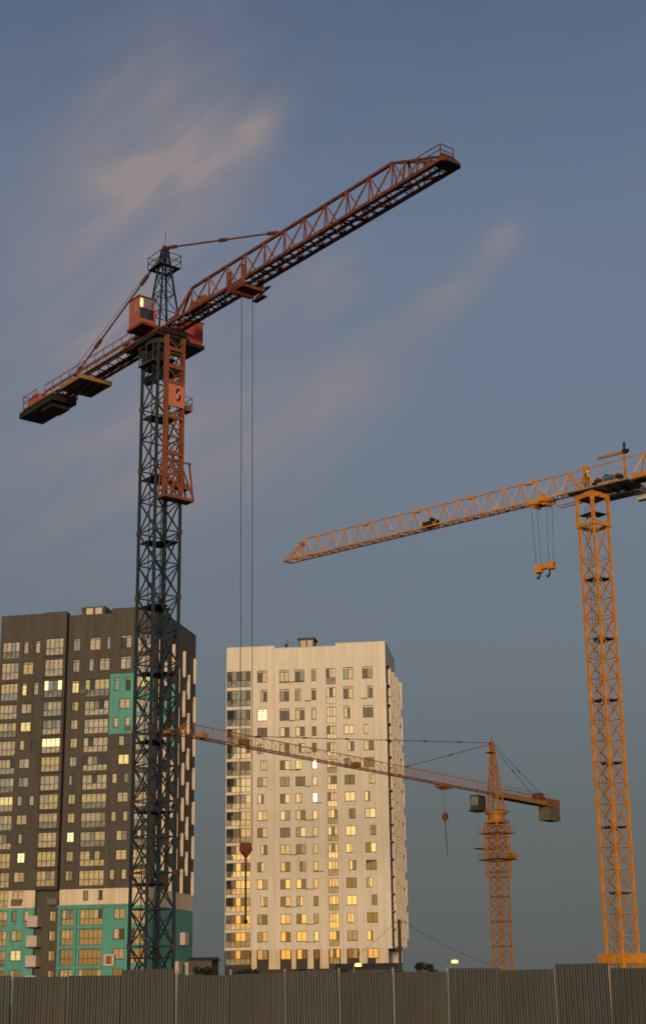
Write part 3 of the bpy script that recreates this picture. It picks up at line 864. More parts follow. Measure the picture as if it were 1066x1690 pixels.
# machinery house on the far side
b = MB(); b.box(-.9, 1.15, 1.15, 2.6, 45.45, 47.15)
mh = b.build('machinery_house', 'house_red', K1)
MB().box(-1.1, 1.25, 1.0, 2.7, 45.2, 45.44).build('house_floor', 'dark_steel', mh)
MB().box(-.98, 1.22, 1.08, 2.68, 47.152, 47.22).build('house_roof', 'rust_red', mh)
# climbing frame on the face below the jib
FX0, FX1, FY0, FY1 = 1.62, 1.92, -.80, .52
b = MB()
z = 34.0
while z < 45.0:
    for (p_, q_) in (((FX1, FY0), (FX1, FY1)), ((FX0, FY0), (FX1, FY0)), ((FX0, FY1), (FX1, FY1))):
        b.bar((*p_, z), (*q_, z), .08); b.bar((*p_, z), (*q_, z + 1.1), .05); b.bar((*q_, z), (*p_, z + 1.1), .05)
    z += 1.1
cf = b.build('climbing_frame', 'frame_orange', K1)
for x, y in ((FX0, FY0), (FX1, FY0), (FX1, FY1), (FX0, FY1)):
    MB().bar((1.08, y, 38.0), (x, y, 38.0), .09).build('bracket', 'frame_orange', cf) if x == FX0 else None
    MB().box(x - .075, x + .075, y - .075, y + .075, 33.8, 45.2).build('post', 'frame_orange', cf)
for z in (44.2, 42.9, 41.75, 39.2, 36.6): MB().box(FX1 - .02, FX1 + .10, FY0 - .05, FY1 + .05, z - .13, z + .13).build('cross_beam', 'frame_orange', cf)
sp = MB().box(2.03, 2.09, FY0 + .05, FY1 - .02, 39.95, 41.55).build('sign_board', 'sign_salmon', cf)
# emblem: dark rounded mark with a pale sweep through it
b = MB()
pts = [(.10, 41.20), (-.06, 41.24), (-.14, 41.08), (-.06, 40.92), (.08, 40.80), (.14, 40.62), (.04, 40.46), (-.12, 40.44)]
for p_, q_ in zip(pts[:-1], pts[1:]): b.bar((2.100, *p_), (2.100, *q_), .02, .15)
b.build('emblem', 'black_rubber', sp)
b = MB()
pts = [(.12, 41.02), (.02, 40.98), (-.10, 40.74), (-.02, 40.60)]
for p_, q_ in zip(pts[:-1], pts[1:]): b.bar((2.110, *p_), (2.110, *q_), .02, .07)
b.build('emblem', 'off_white', sp)
b = MB(); b.box(1.2, 1.9, FY1 + .1, FY1 + .75, 39.95, 40.03); bk = b.build('side_basket', 'frame_orange', cf)
railing([(1.2, FY1 + .75, 40.0), (1.9, FY1 + .75, 40.0), (1.9, FY1 + .1, 40.0)], .95, .04).build('railing', 'frame_orange', bk)
MB().box(1.35, 1.8, FY1 + .3, FY1 + .75, 40.04, 40.4).build('pump_unit', 'grey_box', bk)
# wide working deck at its foot
b = MB(); b.box(1.02, 1.98, -.92, 1.5, 33.45, 33.65)
dk = b.build('working_deck', 'frame_orange', K1)
b = MB()
for y in (-.85, -.2, .5, 1.42):
    b.bar((1.92, y, 33.65), (1.92, y * .75, 36.2), .1)
for (a_, c_) in (((1.92, -.85, 33.7), (1.92, -.2, 36.0)), ((1.92, 1.42, 33.7), (1.92, .4, 36.0)), ((1.92, .5, 33.7), (1.92, -.2, 36.0)), ((1.92, -.65, 36.1), (1.92, 1.25, 36.1))): b.bar(a_, c_, .1)
b.bar((1.1, 1.42, 33.65), (1.1, 1.0, 36.2), .09); b.bar((1.1, -.85, 33.65), (1.1, -.65, 36.2), .09); b.box(1.2, 1.8, .1, 1.2, 34.3, 34.7)
b.build('deck_bracing', 'frame_orange', dk)
# trolley, ropes, hook
TX = 10.05
b = MB(); b.box(TX - .85, TX + .85, -.8, -.65, H1 - .45, H1 + .0); b.box(TX - .85, TX + .85, .65, .8, H1 - .45, H1 + .0); b.box(TX - .75, TX + .75, -.8, .8, H1 - .55, H1 - .35)
for x in (-.75, .75): b.box(TX + x - .12, TX + x + .12, -.86, -.7, H1 - .45, H1 + .95)
b.tube((TX - .3, -.75, H1 - .5), (TX - .3, .75, H1 - .5), .22, 12)
b.bar((TX + .4, .6, H1 - .4), (TX + .9, 1.3, H1 - .1), .1); b.bar((TX - .4, 1.1, H1 - .5), (TX + .9, 1.3, H1 - .1), .1); b.box(TX - .6, TX + .6, .9, 1.3, H1 - .75, H1 - .65)
tr1 = b.build('trolley', 'rust_red', K1)
HZ = 9.6
for y0, y1 in ((-.42, -.18), (.45, .18)):
    MB().tube((TX + .1, y0, H1 - .5), (TX + .1, y0, HZ + .4), .022, 6).build('hoist_rope', 'cable', K1)
b = MB()
c_ = TX + .1
b.hexa([(c_ - .26, -.30, HZ), (c_ + .26, -.30, HZ), (c_ + .26, .30, HZ), (c_ - .26, .30, HZ), (c_ - .22, -.26, HZ + .42), (c_ + .22, -.26, HZ + .42), (c_ + .22, .26, HZ + .42), (c_ - .22, .26, HZ + .42)])
b.hexa([(c_ - .06, -.06, HZ - .42), (c_ + .06, -.06, HZ - .42), (c_ + .06, .06, HZ - .42), (c_ - .06, .06, HZ - .42), (c_ - .26, -.30, HZ), (c_ + .26, -.30, HZ), (c_ + .26, .30, HZ), (c_ - .26, .30, HZ)])
b.bar((TX + .1, 0, HZ - .4), (TX + .1, 0, HZ - .85), .11)
hk = b.build('hook_block', 'rust_red', K1)
b = MB()
z = HZ - .85
while z > HZ - 4.0:
    b.bar((TX + .1, 0, z), (TX + .1, 0, z - .22), .08 if int(z * 10) % 2 else .055); z -= .2
b.tube((TX + .1, -.08, HZ - 4.05), (TX + .1, .08, HZ - 4.05), .11, 10)
b.build('lifting_chain', 'dark_steel', hk)

# ---- crane 2: yellow flat-top on the right
K2 = thing('tower_crane', 'yellow tower crane without a peak at the right edge', 'crane', (24.19, 132.94, 0), R(140.0))
H2 = 44.55
D2 = R(-15.3)
S2 = 1.80
for i in range(8):
    if i == 7:
        mast_section(K2, S2, 3.2, .2, .06, 1, 'yellow_steel', 38.1, D2); break
    mast_section(K2, S2, 5.4, .20, .07, 3, 'yellow_steel', .3 + i * 5.4, D2, collar=.15 if i else 0)
    if i: platform(K2, S2, .3 + i * 5.4 + 3.4, D2 + R(90) * (i % 2), 'dark_steel')
ladder(K2, .3, .45, 3, 43, 'grey_steel', D2)
b = MB(); a = S2 / 2 + .18
for z0, z1 in ((40.9, 41.25),):
    b.box(-a, a, -a - .06, -a + .1, z0, z1); b.box(-a, a, a - .1, a + .06, z0, z1); b.box(-a - .06, -a + .1, -a + .1, a - .1, z0, z1); b.box(a - .1, a + .06, -a + .1, a - .1, z0, z1)
b.build('climbing_collar', 'yellow_steel', K2, (0, 0, 0), D2)
b = MB(); a = S2 / 2 + .06
for sx_, sy_ in ((-1, -1), (1, -1), (1, 1), (-1, 1)): b.box(sx_ * a - .13, sx_ * a + .13, sy_ * a - .13, sy_ * a + .13, 41.26, 44.02)
for s in (-1, 1):
    b.box(-a, a, s * a - .09, s * a + .09, 43.55, 44.0); b.box(s * a - .09, s * a + .09, -a + .1, a - .1, 43.55, 43.99)
    for e in (-1, 1):
        b.bar((e * a, s * a, 43.25), (e * a * .7, s * a, 43.6), .15); b.bar((s * a, e * a, 43.25), (s * a, e * a * .7, 43.6), .15)
b.build('mast_head', 'yellow_steel', K2, (0, 0, 0), D2)
# base frame with beams
b = MB()
a = 1.28
for z0, z1 in ((3.45, 4.25),):
    for s in (-1, 1): b.box(-a - .15, a + .15, s * a - .15, s * a + .15, z0, z1); b.box(s * a - .15, s * a + .15, -a + .16, a - .16, z0 + .003, z1 - .003)
for sx_, sy_ in ((-1, -1), (1, -1), (1, 1), (-1, 1)): b.box(sx_ * a - .17, sx_ * a + .17, sy_ * a - .17, sy_ * a + .17, .3, 3.449)
b.build('base_frame', 'yellow_steel', K2, (0, 0, 0), D2)
MB().box(-2.6, 2.6, -2.6, 2.6, .01, .31).build('foundation_slab', 'concrete', K2, (0, 0, 0), D2)
# slewing unit + deck
b = MB(); b.prism([(.85 * math.cos(t), .85 * math.sin(t)) for t in [2 * math.pi * i / 20 for i in range(20)]], 43.7, 44.19); b.build('slewing_ring', 'orange_steel', K2)
platform(K2, S2, 42.1, D2, 'dark_steel')
b = MB(); b.box(-4.4, 1.9, -1.35, 1.35, 44.2, 44.34); b.box(-4.0, -.2, -2.7, -1.352, 43.95, 44.1)
dk = b.build('machinery_deck', 'grey_steel', K2)
for x in (-4.2, -3.2, -2.1, -.9, 1.2): MB().box(x, x + .16, -1.3, 1.3, 44.04, 44.197).build('deck_beam', 'dark_steel', dk)
railing([(1.9, 1.35, 44.34), (-4.4, 1.35, 44.34)], 1.0, .04).build('railing', 'yellow_steel', dk)
railing([(-.3, -2.65, 44.1), (-3.9, -2.65, 44.1)], 1.0, .04).build('railing', 'grey_steel', dk)
b = MB(); b.box(-3.9, -2.5, -2.6, -1.45, 44.12, 45.2); b.box(-3.9, -3.0, -3.4, -2.72, 43.5, 44.9); cb2 = b.build('cab', 'off_white', K2)
MB().box(-2.499, -2.47, -2.5, -1.55, 44.5, 45.1).build('cab_window', 'pane_dark', cb2)
MB().box(-3.8, -2.6, -1.449, -1.42, 44.5, 45.1).build('cab_window', 'pane_grey', cb2)
# tower top post where the chords meet
b = MB(); b.bar((.9, -.55, 44.35), (.45, 0, 46.6), .2); b.bar((.9, .55, 44.35), (.45, 0, 46.6), .2); b.bar((-.2, -.55, 44.35), (.45, 0, 46.6), .16); b.bar((-.2, .55, 44.35), (.45, 0, 46.6), .16); b.box(.2, .75, -.2, .2, 46.3, 46.85)
b.build('head_frame', 'yellow_steel', K2)
tri_jib(K2, 'jib', 1.0, 36.6, H2, .55, 2.05, 1.75, .12, .065, 'yellow_steel', 'yellow_steel', tip=2.6, root=1.2)
b = MB(); b.tube((1.0, 0, 46.55), (2.2, 0, H2 + 2.05), .06); b.tube((.4, 0, 46.6), (-5.6, 0, H2 + 2.15), .06); b.build('top_tie', 'yellow_steel', K2)
for x in (6.5, 13.0, 19.5, 26.0): MB().box(x - .35, x + .35, -.14, .14, H2 + 1.85, H2 + 2.1).build('chord_joint', 'yellow_steel', K2)
b = MB(); b.box(17.2, 18.6, -.45, .45, H2 + .1, H2 + .55); b.tube((17.5, -.5, H2 + .6), (17.5, .5, H2 + .6), .25, 10); b.build('trolley_winch', 'dark_steel', K2)
MB().tube((1.0, .35, H2 - .25), (34, .35, H2 - .1), .016, 5).build('trolley_rope', 'cable', K2)
MB().box(34.2, 34.8, -.12, .12, H2 + 1.35, H2 + 1.65).build('anemometer_box', 'rust_red', K2)
# counter-jib leaving the picture
b = MB()
for s in (-1, 1):
    b.box(-15, -4.45, s * .75 - .12, s * .75 + .12, H2 - .25, H2 + .2)
    for x in (-6.7, -9.1, -11.5): b.bar((x, s * .75, H2), (x + 1.1, 0, H2 + 2.15), .11); b.bar((x + 2.2, s * .75, H2), (x + 1.1, 0, H2 + 2.15), .11)
for x in (-5, -7, -9, -11, -13, -14.8): b.box(x - .1, x + .1, -.63, .63, H2 - .2, H2 + .15)
b.bar((-5.6, 0, H2 + 2.15), (-10.4, 0, H2 + 2.15), .14)
b.build('counter_jib', 'yellow_steel', K2)
MB().box(-15, -4.5, -.6, .6, H2 - .33, H2 - .26).build('counter_jib_walkway', 'dark_steel', K2)
b = MB()
for x in (-14.6, -13.9, -13.2): b.box(x, x + .6, -1.1, 1.1, H2 - 2.6, H2 + .5)
b.build('counterweight', 'concrete', K2)
# things on the deck
b = MB(); b.tube((-1.9, -.5, 45.0), (-1.9, .6, 45.0), .42, 14); b.box(-2.6, -2.2, -.4, .4, 44.75, 45.3); b.build('hoist_motor', 'motor_blue', K2)
b = MB(); b.box(-3.2, -1.2, -.85, .95, 44.36, 44.62); b.build('winch_frame', 'yellow_steel', K2)
b = MB(); b.tube((-1.0, -.6, 44.9), (-1.0, .6, 44.9), .36, 14); b.box(-.75, -.35, -.4, .4, 44.36, 45.0); b.box(-3.1, -2.7, -.4, .4, 44.62, 45.3); b.build('hoist_drum', 'dark_steel', K2)
b = MB(); b.box(-.3, .0, .65, .95, 44.36, 45.5); b.build('control_cabinet', 'slab_ochre', K2)
b = MB(); b.tube((-.15, .8, 45.5), (-.15, .8, 45.85), .05, 8); b.tube((-.15, .8, 45.85), (-.15, .8, 46.1), .15, 12, .10); b.build('capped_fitting', 'off_white', K2)  # pale-topped shape of unknown kind, put in as a deck fitting
b = MB(); b.bar((-3.6, .2, 44.34), (-3.6, .2, 47.3), .2); dv = b.build('service_davit', 'yellow_steel', K2)
MB().bar((-3.6, .2, 47.2), (-.9, .2, 47.2), .17, .22).build('davit_arm', 'orange_steel', dv)
b = MB(); b.box(-3.9, -3.55, 0, .4, 47.05, 47.4); b.tube((-3.7, .2, 47.4), (-3.7, .2, 48.1), .12, 8); b.tube((-4.1, .2, 47.25), (-3.8, .2, 47.25), .17, 8); b.build('davit_hoist', 'black_rubber', dv)
b = MB(); b.box(1.3, 3.6, -.5, -.4, 43.6, 43.68); b.box(1.3, 3.6, .2, .3, 43.6, 43.68); b.build('platform_bracket', 'orange_steel', K2)
# trolley and hook
TX = 5.3
b = MB(); b.box(TX - 1.1, TX + 1.1, -.75, -.6, H2 - .35, H2 - .02); b.box(TX - 1.1, TX + 1.1, .6, .75, H2 - .35, H2 - .02); b.box(TX - .8, TX + .8, -.6, .6, H2 - .42, H2 - .3)
b.box(TX - 1.0, TX - .3, .6, .95, H2 - .3, H2 + .3); b.tube((TX - .6, -.6, H2 - .4), (TX - .6, .6, H2 - .4), .2, 10); b.tube((TX + .6, -.6, H2 - .4), (TX + .6, .6, H2 - .4), .2, 10)
b.build('trolley', 'yellow_steel', K2)
HZ2 = 38.2
for x in (-.95, -.35, .35, .95): MB().tube((TX + x, .25 * (1 if x > 0 else -1), H2 - .4), (TX + x * .85, .2 * (1 if x > 0 else -1), HZ2 + .3), .016, 5).build('hoist_rope', 'cable', K2)
b = MB(); b.box(TX - 1.0, TX + 1.0, -.22, .22, HZ2 - .12, HZ2 + .3); b.box(TX + .35, TX + 1.0, -.26, .26, HZ2 - .4, HZ2 + .12); b.box(TX - 1.0, TX - .45, -.26, .26, HZ2 - .25, HZ2 + .42)
for x in (-.7, .65): b.tube((TX + x, -.27, HZ2 + .1), (TX + x, .27, HZ2 + .1), .27, 12)
hk = b.build('hook_block', 'yellow_steel', K2)
for x in (-.45, .6):
    b = MB(); b.bar((TX + x, 0, HZ2 - .1), (TX + x, 0, HZ2 - .75), .1); b.bar((TX + x, 0, HZ2 - .7), (TX + x + .2, 0, HZ2 - .95), .12); b.bar((TX + x + .2, 0, HZ2 - .95), (TX + x + .35, 0, HZ2 - .7), .09)
    b.build('hook', 'black_rubber', hk)

# ---- crane 3: orange hammerhead in front of the pale tower
K3 = thing('tower_crane', 'distant orange tower crane with pointed peak and jib crossing the pale tower', 'crane', (26.77, 248.71, 0), R(-124.6))
H3 = 31.1
D3 = R(-16.5)
S3 = 2.05
for i in range(7):
    mast_section(K3, S3, 3.75, .22, .075, 3, 'orange_steel', .3 + i * 3.75, D3)
    b = MB(); a = S3 / 2 + .06
    for s in (-1, 1): b.box(-a, a, s * a - .05, s * a + .05, -.09, .09); b.box(s * a - .05, s * a + .05, -a + .051, a - .051, -.085, .085)
    if i: b.build('section_flange', 'rust_orange', K3, (0, 0, .3 + i * 3.75), D3)
ladder(K3, .2, .4, .3, 27, 'grey_steel', D3)
MB().box(-2.8, 2.8, -2.8, 2.8, .01, .31).build('foundation_slab', 'concrete', K3, (0, 0, 0), D3)
# climbing cage with its platforms
b = MB(); a = S3 / 2 + .32
for sx_, sy_ in ((-1, -1), (1, -1), (1, 1), (-1, 1)): b.box(sx_ * a - .1, sx_ * a + .1, sy_ * a - .1, sy_ * a + .1, 18.2, 26.3)
for z in (18.3, 20.7, 22.6, 24.4, 26.2):
    for s in (-1, 1): b.bar((-a, s * a, z), (a, s * a, z), .12); b.bar((s * a, -a, z), (s * a, a, z), .12)
for z0, z1 in ((20.7, 22.6), (22.6, 24.4)):
    for s in (-1, 1): b.bar((-a, s * a, z0), (a, s * a, z1), .08); b.bar((s * a, -a, z0), (s * a, a, z1), .08)
cg = b.build('climbing_cage', 'orange_steel', K3, (0, 0, 0), D3)
def ring(z, o, i, mat, name, par):
    b = MB(); b.box(-o, o, -o, -i, z - .07, z + .07); b.box(-o, o, i, o, z - .07, z + .07); b.box(-o, -i, -i, i, z - .07, z + .07); b.box(i, o, -i, i, z - .07, z + .07)
    p_ = b.build(name, mat, par)
    railing([(-o, -o, z), (o, -o, z), (o, o, z), (-o, o, z), (-o, -o, z)], 1.0, .045).build('railing', 'orange_steel', p_) if par is not cg else railing([(-o, -o, z), (o, -o, z), (o, o, z), (-o, o, z), (-o, -o, z)], 1.0, .045).build('railing_frame', 'orange_steel', par)
    return p_
ring(25.0, 2.05, 1.3, 'rust_orange', 'cage_platform', cg); ring(20.9, 2.15, 1.35, 'dark_steel', 'cage_platform', cg)
b = MB(); b.box(-.6, 2.9, -2.5, -1.4, 22.6, 22.72); b.build('cage_platform', 'dark_steel', cg)
MB().tube((-1.6, .9, 21.5), (-1.6, 2.3, 21.5), .45, 12).build('hydraulic_tank', 'orange_steel', cg)
b = MB(); b.prism([(1.75 * math.cos(t), 1.75 * math.sin(t)) for t in [2 * math.pi * i / 20 for i in range(20)]], 28.0, 28.35); b.prism([(1.35 * math.cos(t), 1.35 * math.sin(t)) for t in [2 * math.pi * i / 20 for i in range(20)]], 27.0, 28.0); b.box(-1.5, 1.5, -1.5, 1.5, 26.55, 27.0)
b.build('slewing_ring', 'orange_steel', K3)
b = MB(); b.box(-1.6, 1.7, -1.6, 1.6, 28.36, 28.5); b.build('slewing_deck', 'rust_orange', K3)
# tower head
b = MB()
APX = (.45, 0)
lv = [28.5, 30.2, 31.9, 33.6, 35.3, 37.0, 38.6]
def cor(z):
    f = (z - 28.5) / (39.3 - 28.5); a = 1.0 * (1 - f) + .16 * f; return [(APX[0] * f - a, -a), (APX[0] * f + a, -a), (APX[0] * f + a, a), (APX[0] * f - a, a)]
for z0, z1 in zip(lv[:-1], lv[1:]):
    c0, c1 = cor(z0), cor(z1)
    for i in range(4):
        j = (i + 1) % 4; b.bar((*c0[i], z0), (*c0[j], z0), .08); b.bar((*c0[i], z0), (*c1[j], z1), .07); b.bar((*c0[j], z0), (*c1[i], z1), .06)
b.box(APX[0] - .35, APX[0] + .35, -.3, .3, 38.6, 39.5)
th = b.build('tower_head', 'orange_steel', K3)
for i in range(4): MB().bar((*cor(28.5)[i], 28.5), (*cor(39.0)[i], 39.0), .20).build('leg', 'orange_steel', th)
MB().box(.6, 1.6, -.6, .6, 37.55, 37.65).build('head_platform', 'dark_steel', th)
MB().tube((APX[0], 0, 39.5), (APX[0], 0, 40.2), .07).build('beacon', 'rust_red', th)
tri_jib(K3, 'jib', 1.0, 79.0, H3, .60, 1.5, 1.75, .10, .045, 'orange_steel', 'rust_orange', tip=2.2, root=1.2)
b = MB(); b.box(64.6, 66.0, -.4, .4, H3 + .2, H3 + .9); b.build('jib_winch', 'rust_orange', K3)
b = MB(); b.box(39.3, 40.6, -.4, .4, H3 + .1, H3 + .75); b.build('jib_joint_box', 'rust_orange', K3)
MB().box(78.4, 80.2, -.55, .55, H3 - .25, H3 + .35).build('jib_end_frame', 'orange_steel', K3)
MB().box(73, 74.2, -.5, .5, H3 + .07, H3 + .6).build('jib_joint_box', 'orange_steel', K3)
def pend(p, q, r, name='jib_tie'):
    b = MB(); b.tube(p, q, r, 5); P, Q = Vector(p), Vector(q); n = max(2, int((Q - P).length / 9))
    for i in range(n + 1):
        c = P.lerp(Q, i / n); d = (Q - P).normalized() * .5; b.tube(c - d, c + d, r * 2.3, 5)
    return b.build(name, 'rust_red' if name == 'jib_tie' else 'dark_steel', K3)
pend((APX[0] + .2, 0, 39.2), (62.5, 0, H3 + 1.6), .05); pend((APX[0] + .2, 0, 39.0), (26.5, 0, H3 + 1.6), .05)
for s in (-.5, .5): pend((APX[0] - .2, s * .4, 39.1), (-15.2, s * 1.6, H3 + .8), .035, 'counter_jib_tie')
# counter-jib, winch, counterweight
b = MB()
for s in (-1, 1): b.box(-20.5, -.9, s * .85 - .12, s * .85 + .12, H3 - .45, H3 + .2)
for i in range(11): x = -1.4 - 1.85 * i; b.box(x - .08, x + .08, -.73, .73, H3 - .35, H3 + .05)
cj3 = b.build('counter_jib', 'orange_steel', K3)
MB().box(-20.4, -1.2, -.72, .72, H3 - .52, H3 - .46).build('walkway', 'dark_steel', cj3)
for s in (-1, 1): railing([(-1.3, s * 1.0, H3 + .2), (-17.0, s * 1.0, H3 + .2)], 1.15, .045).build('railing', 'rust_orange', cj3)
b = MB(); b.tube((-14.7, -.8, H3 + .85), (-14.7, .8, H3 + .85), .7, 14); b.box(-15.4, -14.0, -.7, .7, H3 + .2, H3 + .6); b.box(-16.8, -15.7, -.4, .4, H3 + .2, H3 + .9); b.build('hoist_winch', 'rust_red', cj3)
b = MB(); b.box(-20.6, -16.2, -1.05, 1.05, H3 - .3, H3 + .75); b.build('winch_house', 'rust_orange', cj3)
for i in range(4): MB().box(-20.6 + i * 1.0, -20.6 + i * 1.0 + .92, -1.0, 1.0, H3 - 2.75, H3 - .55).build('counterweight', 'ballast', K3)
b = MB(); b.box(.6, 2.9, -3.0, -1.45, 28.6, 30.9)
cb3 = b.build('cab', 'cab_grey', K3)
MB().box(2.902, 2.93, -2.9, -1.55, 29.3, 30.7).build('cab_window', 'pane_grey', cb3); MB().box(.8, 2.7, -3.03, -3.002, 29.5, 30.6).build('cab_window', 'pane_dark', cb3)
MB().box(.4, 3.2, -3.2, -1.3, 28.38, 28.58).build('cab_floor', 'dark_steel', cb3)
TX = 16.0
b = MB(); b.box(TX - 1.4, TX + 1.4, -.85, .85, H3 - .5, H3 - .12); b.box(TX - 2.2, TX - 1.2, -.5, .5, H3 - .35, H3 - .1); b.tube((TX, -.7, H3 - .55), (TX, .7, H3 - .55), .25, 10); b.build('trolley', 'rust_orange', K3)
HZ3 = 26.3
for y in (-.3, .3): MB().tube((TX, y, H3 - .5), (TX, y * .6, HZ3 + .5), .018, 5).build('hoist_rope', 'cable', K3)
b = MB(); b.box(TX - .42, TX + .42, -.25, .25, HZ3 - .35, HZ3 + .3); b.box(TX - .2, TX + .2, -.18, .18, HZ3 + .3, HZ3 + .65); b.tube((TX - .0, -.28, HZ3), (TX, .28, HZ3), .5, 12); b.bar((TX, 0, HZ3 - .3), (TX, 0, HZ3 - .8), .2)
hk = b.build('hook_block', 'rust_red', K3)
b = MB(); b.tube((TX, 0, HZ3 - .7), (TX - .1, .1, HZ3 - 5.6), .05, 5); b.tube((TX + .1, 0, HZ3 - .7), (TX - .05, .1, HZ3 - 5.4), .03, 5); b.build('lifting_sling', 'dark_steel', hk)

# ------------------------------------------------------------------ low things at the foot of the towers
def shed(label, x, y, w, d, h, rz, rise=.8):
    o = thing('site_shed', label, 'shed', (x, y, 0), rz)
    MB().box(-w / 2, w / 2, 0, d, 0, h).build('wall', 'shed_wall', o)
    b = MB(); e = .35
    b.hexa([(-w / 2 - e, -e, h), (w / 2 + e, -e, h), (w / 2 + e, d + e, h), (-w / 2 - e, d + e, h), (-w / 2 - e, d / 2 - .1, h + rise), (w / 2 + e, d / 2 - .1, h + rise), (w / 2 + e, d / 2 + .1, h + rise), (-w / 2 - e, d / 2 + .1, h + rise)])
    b.build('roof', 'shed_roof', o)
    for i in range(max(1, int(w / 3))):
        xx = -w / 2 + 1.2 + i * 3.0
        if xx + 1.2 < w / 2: window(o, (xx, -.03, h * .42), 0, 1.2, 1.1, ['pane_dark', 'pane_grey'], 2, False, 'frame_light', False)
    MB().box(w / 2 - 1.6, w / 2 - .6, -.06, -.003, 0, 2.1).build('door', 'grey_steel', o)
    return o
s1 = shed('long low dark shed with pitched roof before the pale tower', 6.0, 245.0, 9.6, 6.0, 4.6, R(-6), .95)
s2 = shed('small dark shed between the brown tower and the pale tower', -19.4, 243.0, 3.6, 5.0, 6.2, R(-8), .5)
sg = MB().box(-.5, .5, -.06, .06, 3.9, 5.3); sb = thing('green_sign', 'small green board on posts at the right end of the long shed', 'sign', (11.0, 244.0, 0), R(-4))
sg.build('board', 'green_sign', sb)
for x in (-.4, .4): MB().bar((x, .1, 0), (x, .1, 4.6), .08).build('post', 'grey_steel', sb)
# utility pole with wires
up_ = thing('utility_pole', 'dark utility pole with sagging wires beside the pale tower', 'pole', (10.25, 232.0, 0))
MB().tube((0, 0, 0), (0, 0, 11.3), .26, 10, .22).build('shaft', 'wood_pole', up_)
MB().bar((-.55, 0, 10.95), (.55, 0, 10.95), .13).build('cross_arm', 'wood_pole', up_)
for x in (-.45, .45): MB().tube((x, 0, 11.02), (x, 0, 11.25), .06, 8).build('insulator', 'off_white', up_)
def wire(p, q, sag, n=14):
    b = MB(); P, Q = Vector(p), Vector(q); prev = None
    for i in range(n + 1):
        t = i / n; c = P.lerp(Q, t); c.z -= sag * 4 * t * (1 - t)
        if prev is not None: b.tube(prev, c, .028, 5)
        prev = c
    return b
wire((-.45, 0, 11.22), (-6.4, -2.0, 6.4), .35).build('wire', 'cable', up_)
wire((.45, 0, 11.22), (14.5, 6, 4.6), .6, 20).build('wire', 'cable', up_)
# lit street lamps
def lamp(label, x, y, h, reach, rz=0.0):
    o = thing('street_lamp', label, 'lamp', (x, y, 0), rz, 'lit street lamps at the foot of the towers')
    MB().tube((0, 0, 0), (0, 0, h), .09, 8, .06).build('post', 'grey_steel', o)
    MB().tube((0, 0, h), (reach, -.3, h + .15), .045, 8).build('arm', 'grey_steel', o)
    hd_ = MB().box(reach - .12, reach + .55, -.45, -.15, h + .08, h + .24).build('lamp_head', 'grey_steel', o)
    MB().prism([(reach + .22 + .46 * math.cos(t), -.3 + .36 * math.sin(t)) for t in [2 * math.pi * i / 14 for i in range(14)]], h - .30, h + .078).build('lamp_glass', 'lamp_glow', hd_)
    return o
lamp('lit yellow street lamp in front of the long low shed', 3.55, 230.0, 5.15, .4)
lamp('lit yellow street lamp in the gap right of the pale tower', 18.1, 240.0, 5.6, .35)
# site hoarding of profiled sheets: each sheet a part, leaning and weathered a little differently
ho = thing('site_fence', 'long dark profiled metal fence across the foreground, below the towers', 'fence', (-20, 60.5, -.12), R(1.2))
FENCE = ['hoarding', 'hoarding_b', 'hoarding_c']
for k, mt in enumerate(FENCE):
    b = MB(); prof = []
    x = 0.0
    while x < 1.98:
        prof += [(x, 0), (x + .09, 0), (x + .12, -.035), (x + .19, -.035)]; x += .22
    prof.append((2.0, 0))
    for (x0, y0), (x1, y1) in zip(prof[:-1], prof[1:]):
        b.quad((x0, y0, .06), (x1, y1, .06), (x1, y1, 2.5), (x0, y0, 2.5))
    CACHE[('sheet', k)] = b.mesh('panel', mt)
CACHE['post'] = MB().box(-.04, .04, .05, .13, 0, 2.6).mesh('post', 'grey_steel')
CACHE['rail'] = MB().box(0, 2.04, .005, .045, 0, .06).mesh('rail', 'grey_steel')
for i in range(21):
    p_ = link('panel', CACHE[('sheet', random.choice((0, 0, 1, 2)))], ho, (i * 2.04, random.uniform(-.015, .015), random.choice((0, 0, -.05, .07, .12)) + random.uniform(-.03, .03)))
    p_.rotation_euler = (R(random.uniform(-.9, .9)), R(random.uniform(-.9, .9)), R(random.uniform(-1.2, 1.2)))
    link('post', CACHE['post'], ho, (i * 2.04 - .02, .10, 0))
    for z in (.5, 2.1): link('rail', CACHE['rail'], ho, (i * 2.04, .09, z))


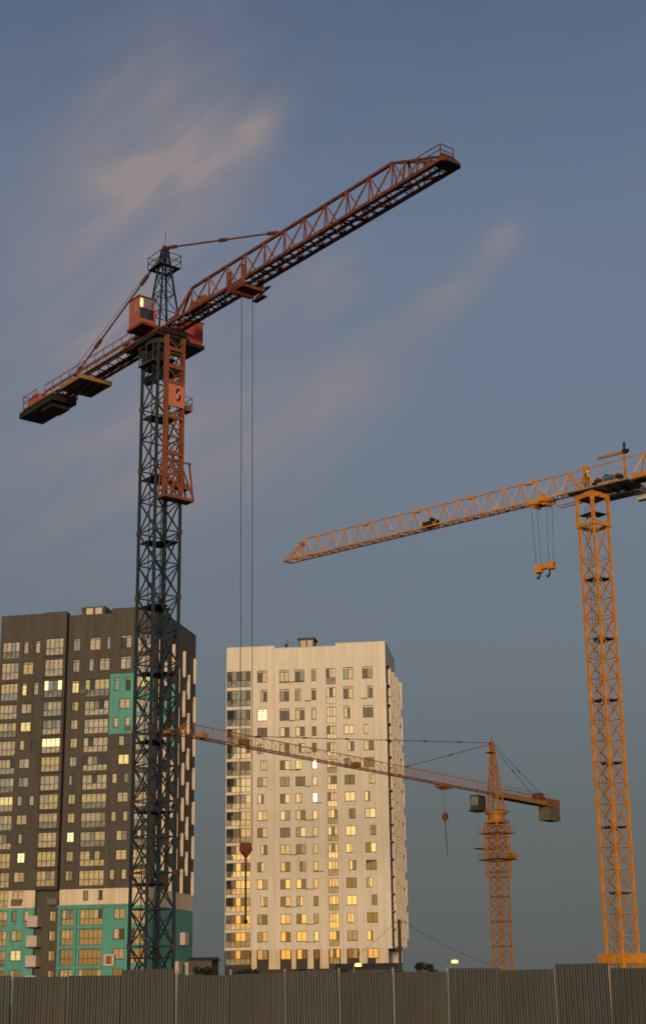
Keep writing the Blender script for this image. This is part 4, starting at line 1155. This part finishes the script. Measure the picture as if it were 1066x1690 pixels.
def tree(name, label, x, y, h, rad, nleaf, cat='tree', group=None, seed=0):
    rnd = random.Random(seed)
    o = thing(name, label, cat, (x, y, 0), 0, group)
    b = MB(); b.tube((0, 0, 0), (.05, 0, h * .4), .12 * h / 5, 7, .08 * h / 5)
    tips = []
    for k in range(7):
        a = rnd.uniform(0, 6.28); r_ = rad * rnd.uniform(.4, .8); z = h * rnd.uniform(.5, .9)
        t_ = (r_ * math.cos(a), r_ * math.sin(a), z); b.tube((.04, 0, h * rnd.uniform(.2, .4)), t_, .05 * h / 5, 5, .015); tips.append((Vector(t_), rad * rnd.uniform(.3, .55)))
    tips.append((Vector((0, 0, h * .82)), rad * .5))
    b.build('trunk', 'bark', o)
    c = MB()
    for i in range(nleaf):
        ct, rr = rnd.choice(tips)
        d = Vector((rnd.gauss(0, 1), rnd.gauss(0, 1), rnd.gauss(0, .8))).normalized() * rr * rnd.uniform(.45, 1.05)
        p_ = ct + d; p_.z = max(.15, min(h, p_.z)); s_ = rnd.uniform(.10, .2)
        n_ = Vector((rnd.gauss(0, 1), rnd.gauss(0, 1), rnd.gauss(0, 1) + .5)).normalized(); u_ = n_.orthogonal().normalized() * s_; v_ = n_.cross(u_).normalized() * s_ * .6
        c.quad(p_ - u_, p_ - v_, p_ + u_, p_ + v_)
    c.build('crown', 'leaf', o)
    return o
TREES = [(13.3, 226, 5.6, 1.5, 'bushy dark tree right behind the utility pole', 'tree'), (15.2, 236, 4.6, 1.6, 'lower of the two bushy trees right of the utility pole', 'tree'),
         (-3.6, 222, 4.4, 2.3, 'low dark shrub under the middle of the pale tower', 'shrub'), (-12.0, 224, 4.6, 2.2, 'low dark shrub under the left corner of the pale tower', 'shrub'),
         (1.2, 220, 4.3, 2.0, 'small dark shrub left of the lit lamp by the long shed', 'shrub'), (21.0, 238, 4.6, 1.3, 'dark shrub beside the lone street lamp right of the pale tower', 'shrub'),
         (-17.3, 226, 5.0, 1.6, 'dark shrub beside the small shed between the towers', 'shrub'), (8.9, 224, 4.1, 1.7, 'dark shrub in front of the green board', 'shrub')]
for i, (x, y, h, rd, lb, ct) in enumerate(TREES):
    tree('tree' if ct == 'tree' else 'shrub', lb, x, y, h, rd, 1500, ct, 'dark bushes at the foot of the towers', 20 + i)
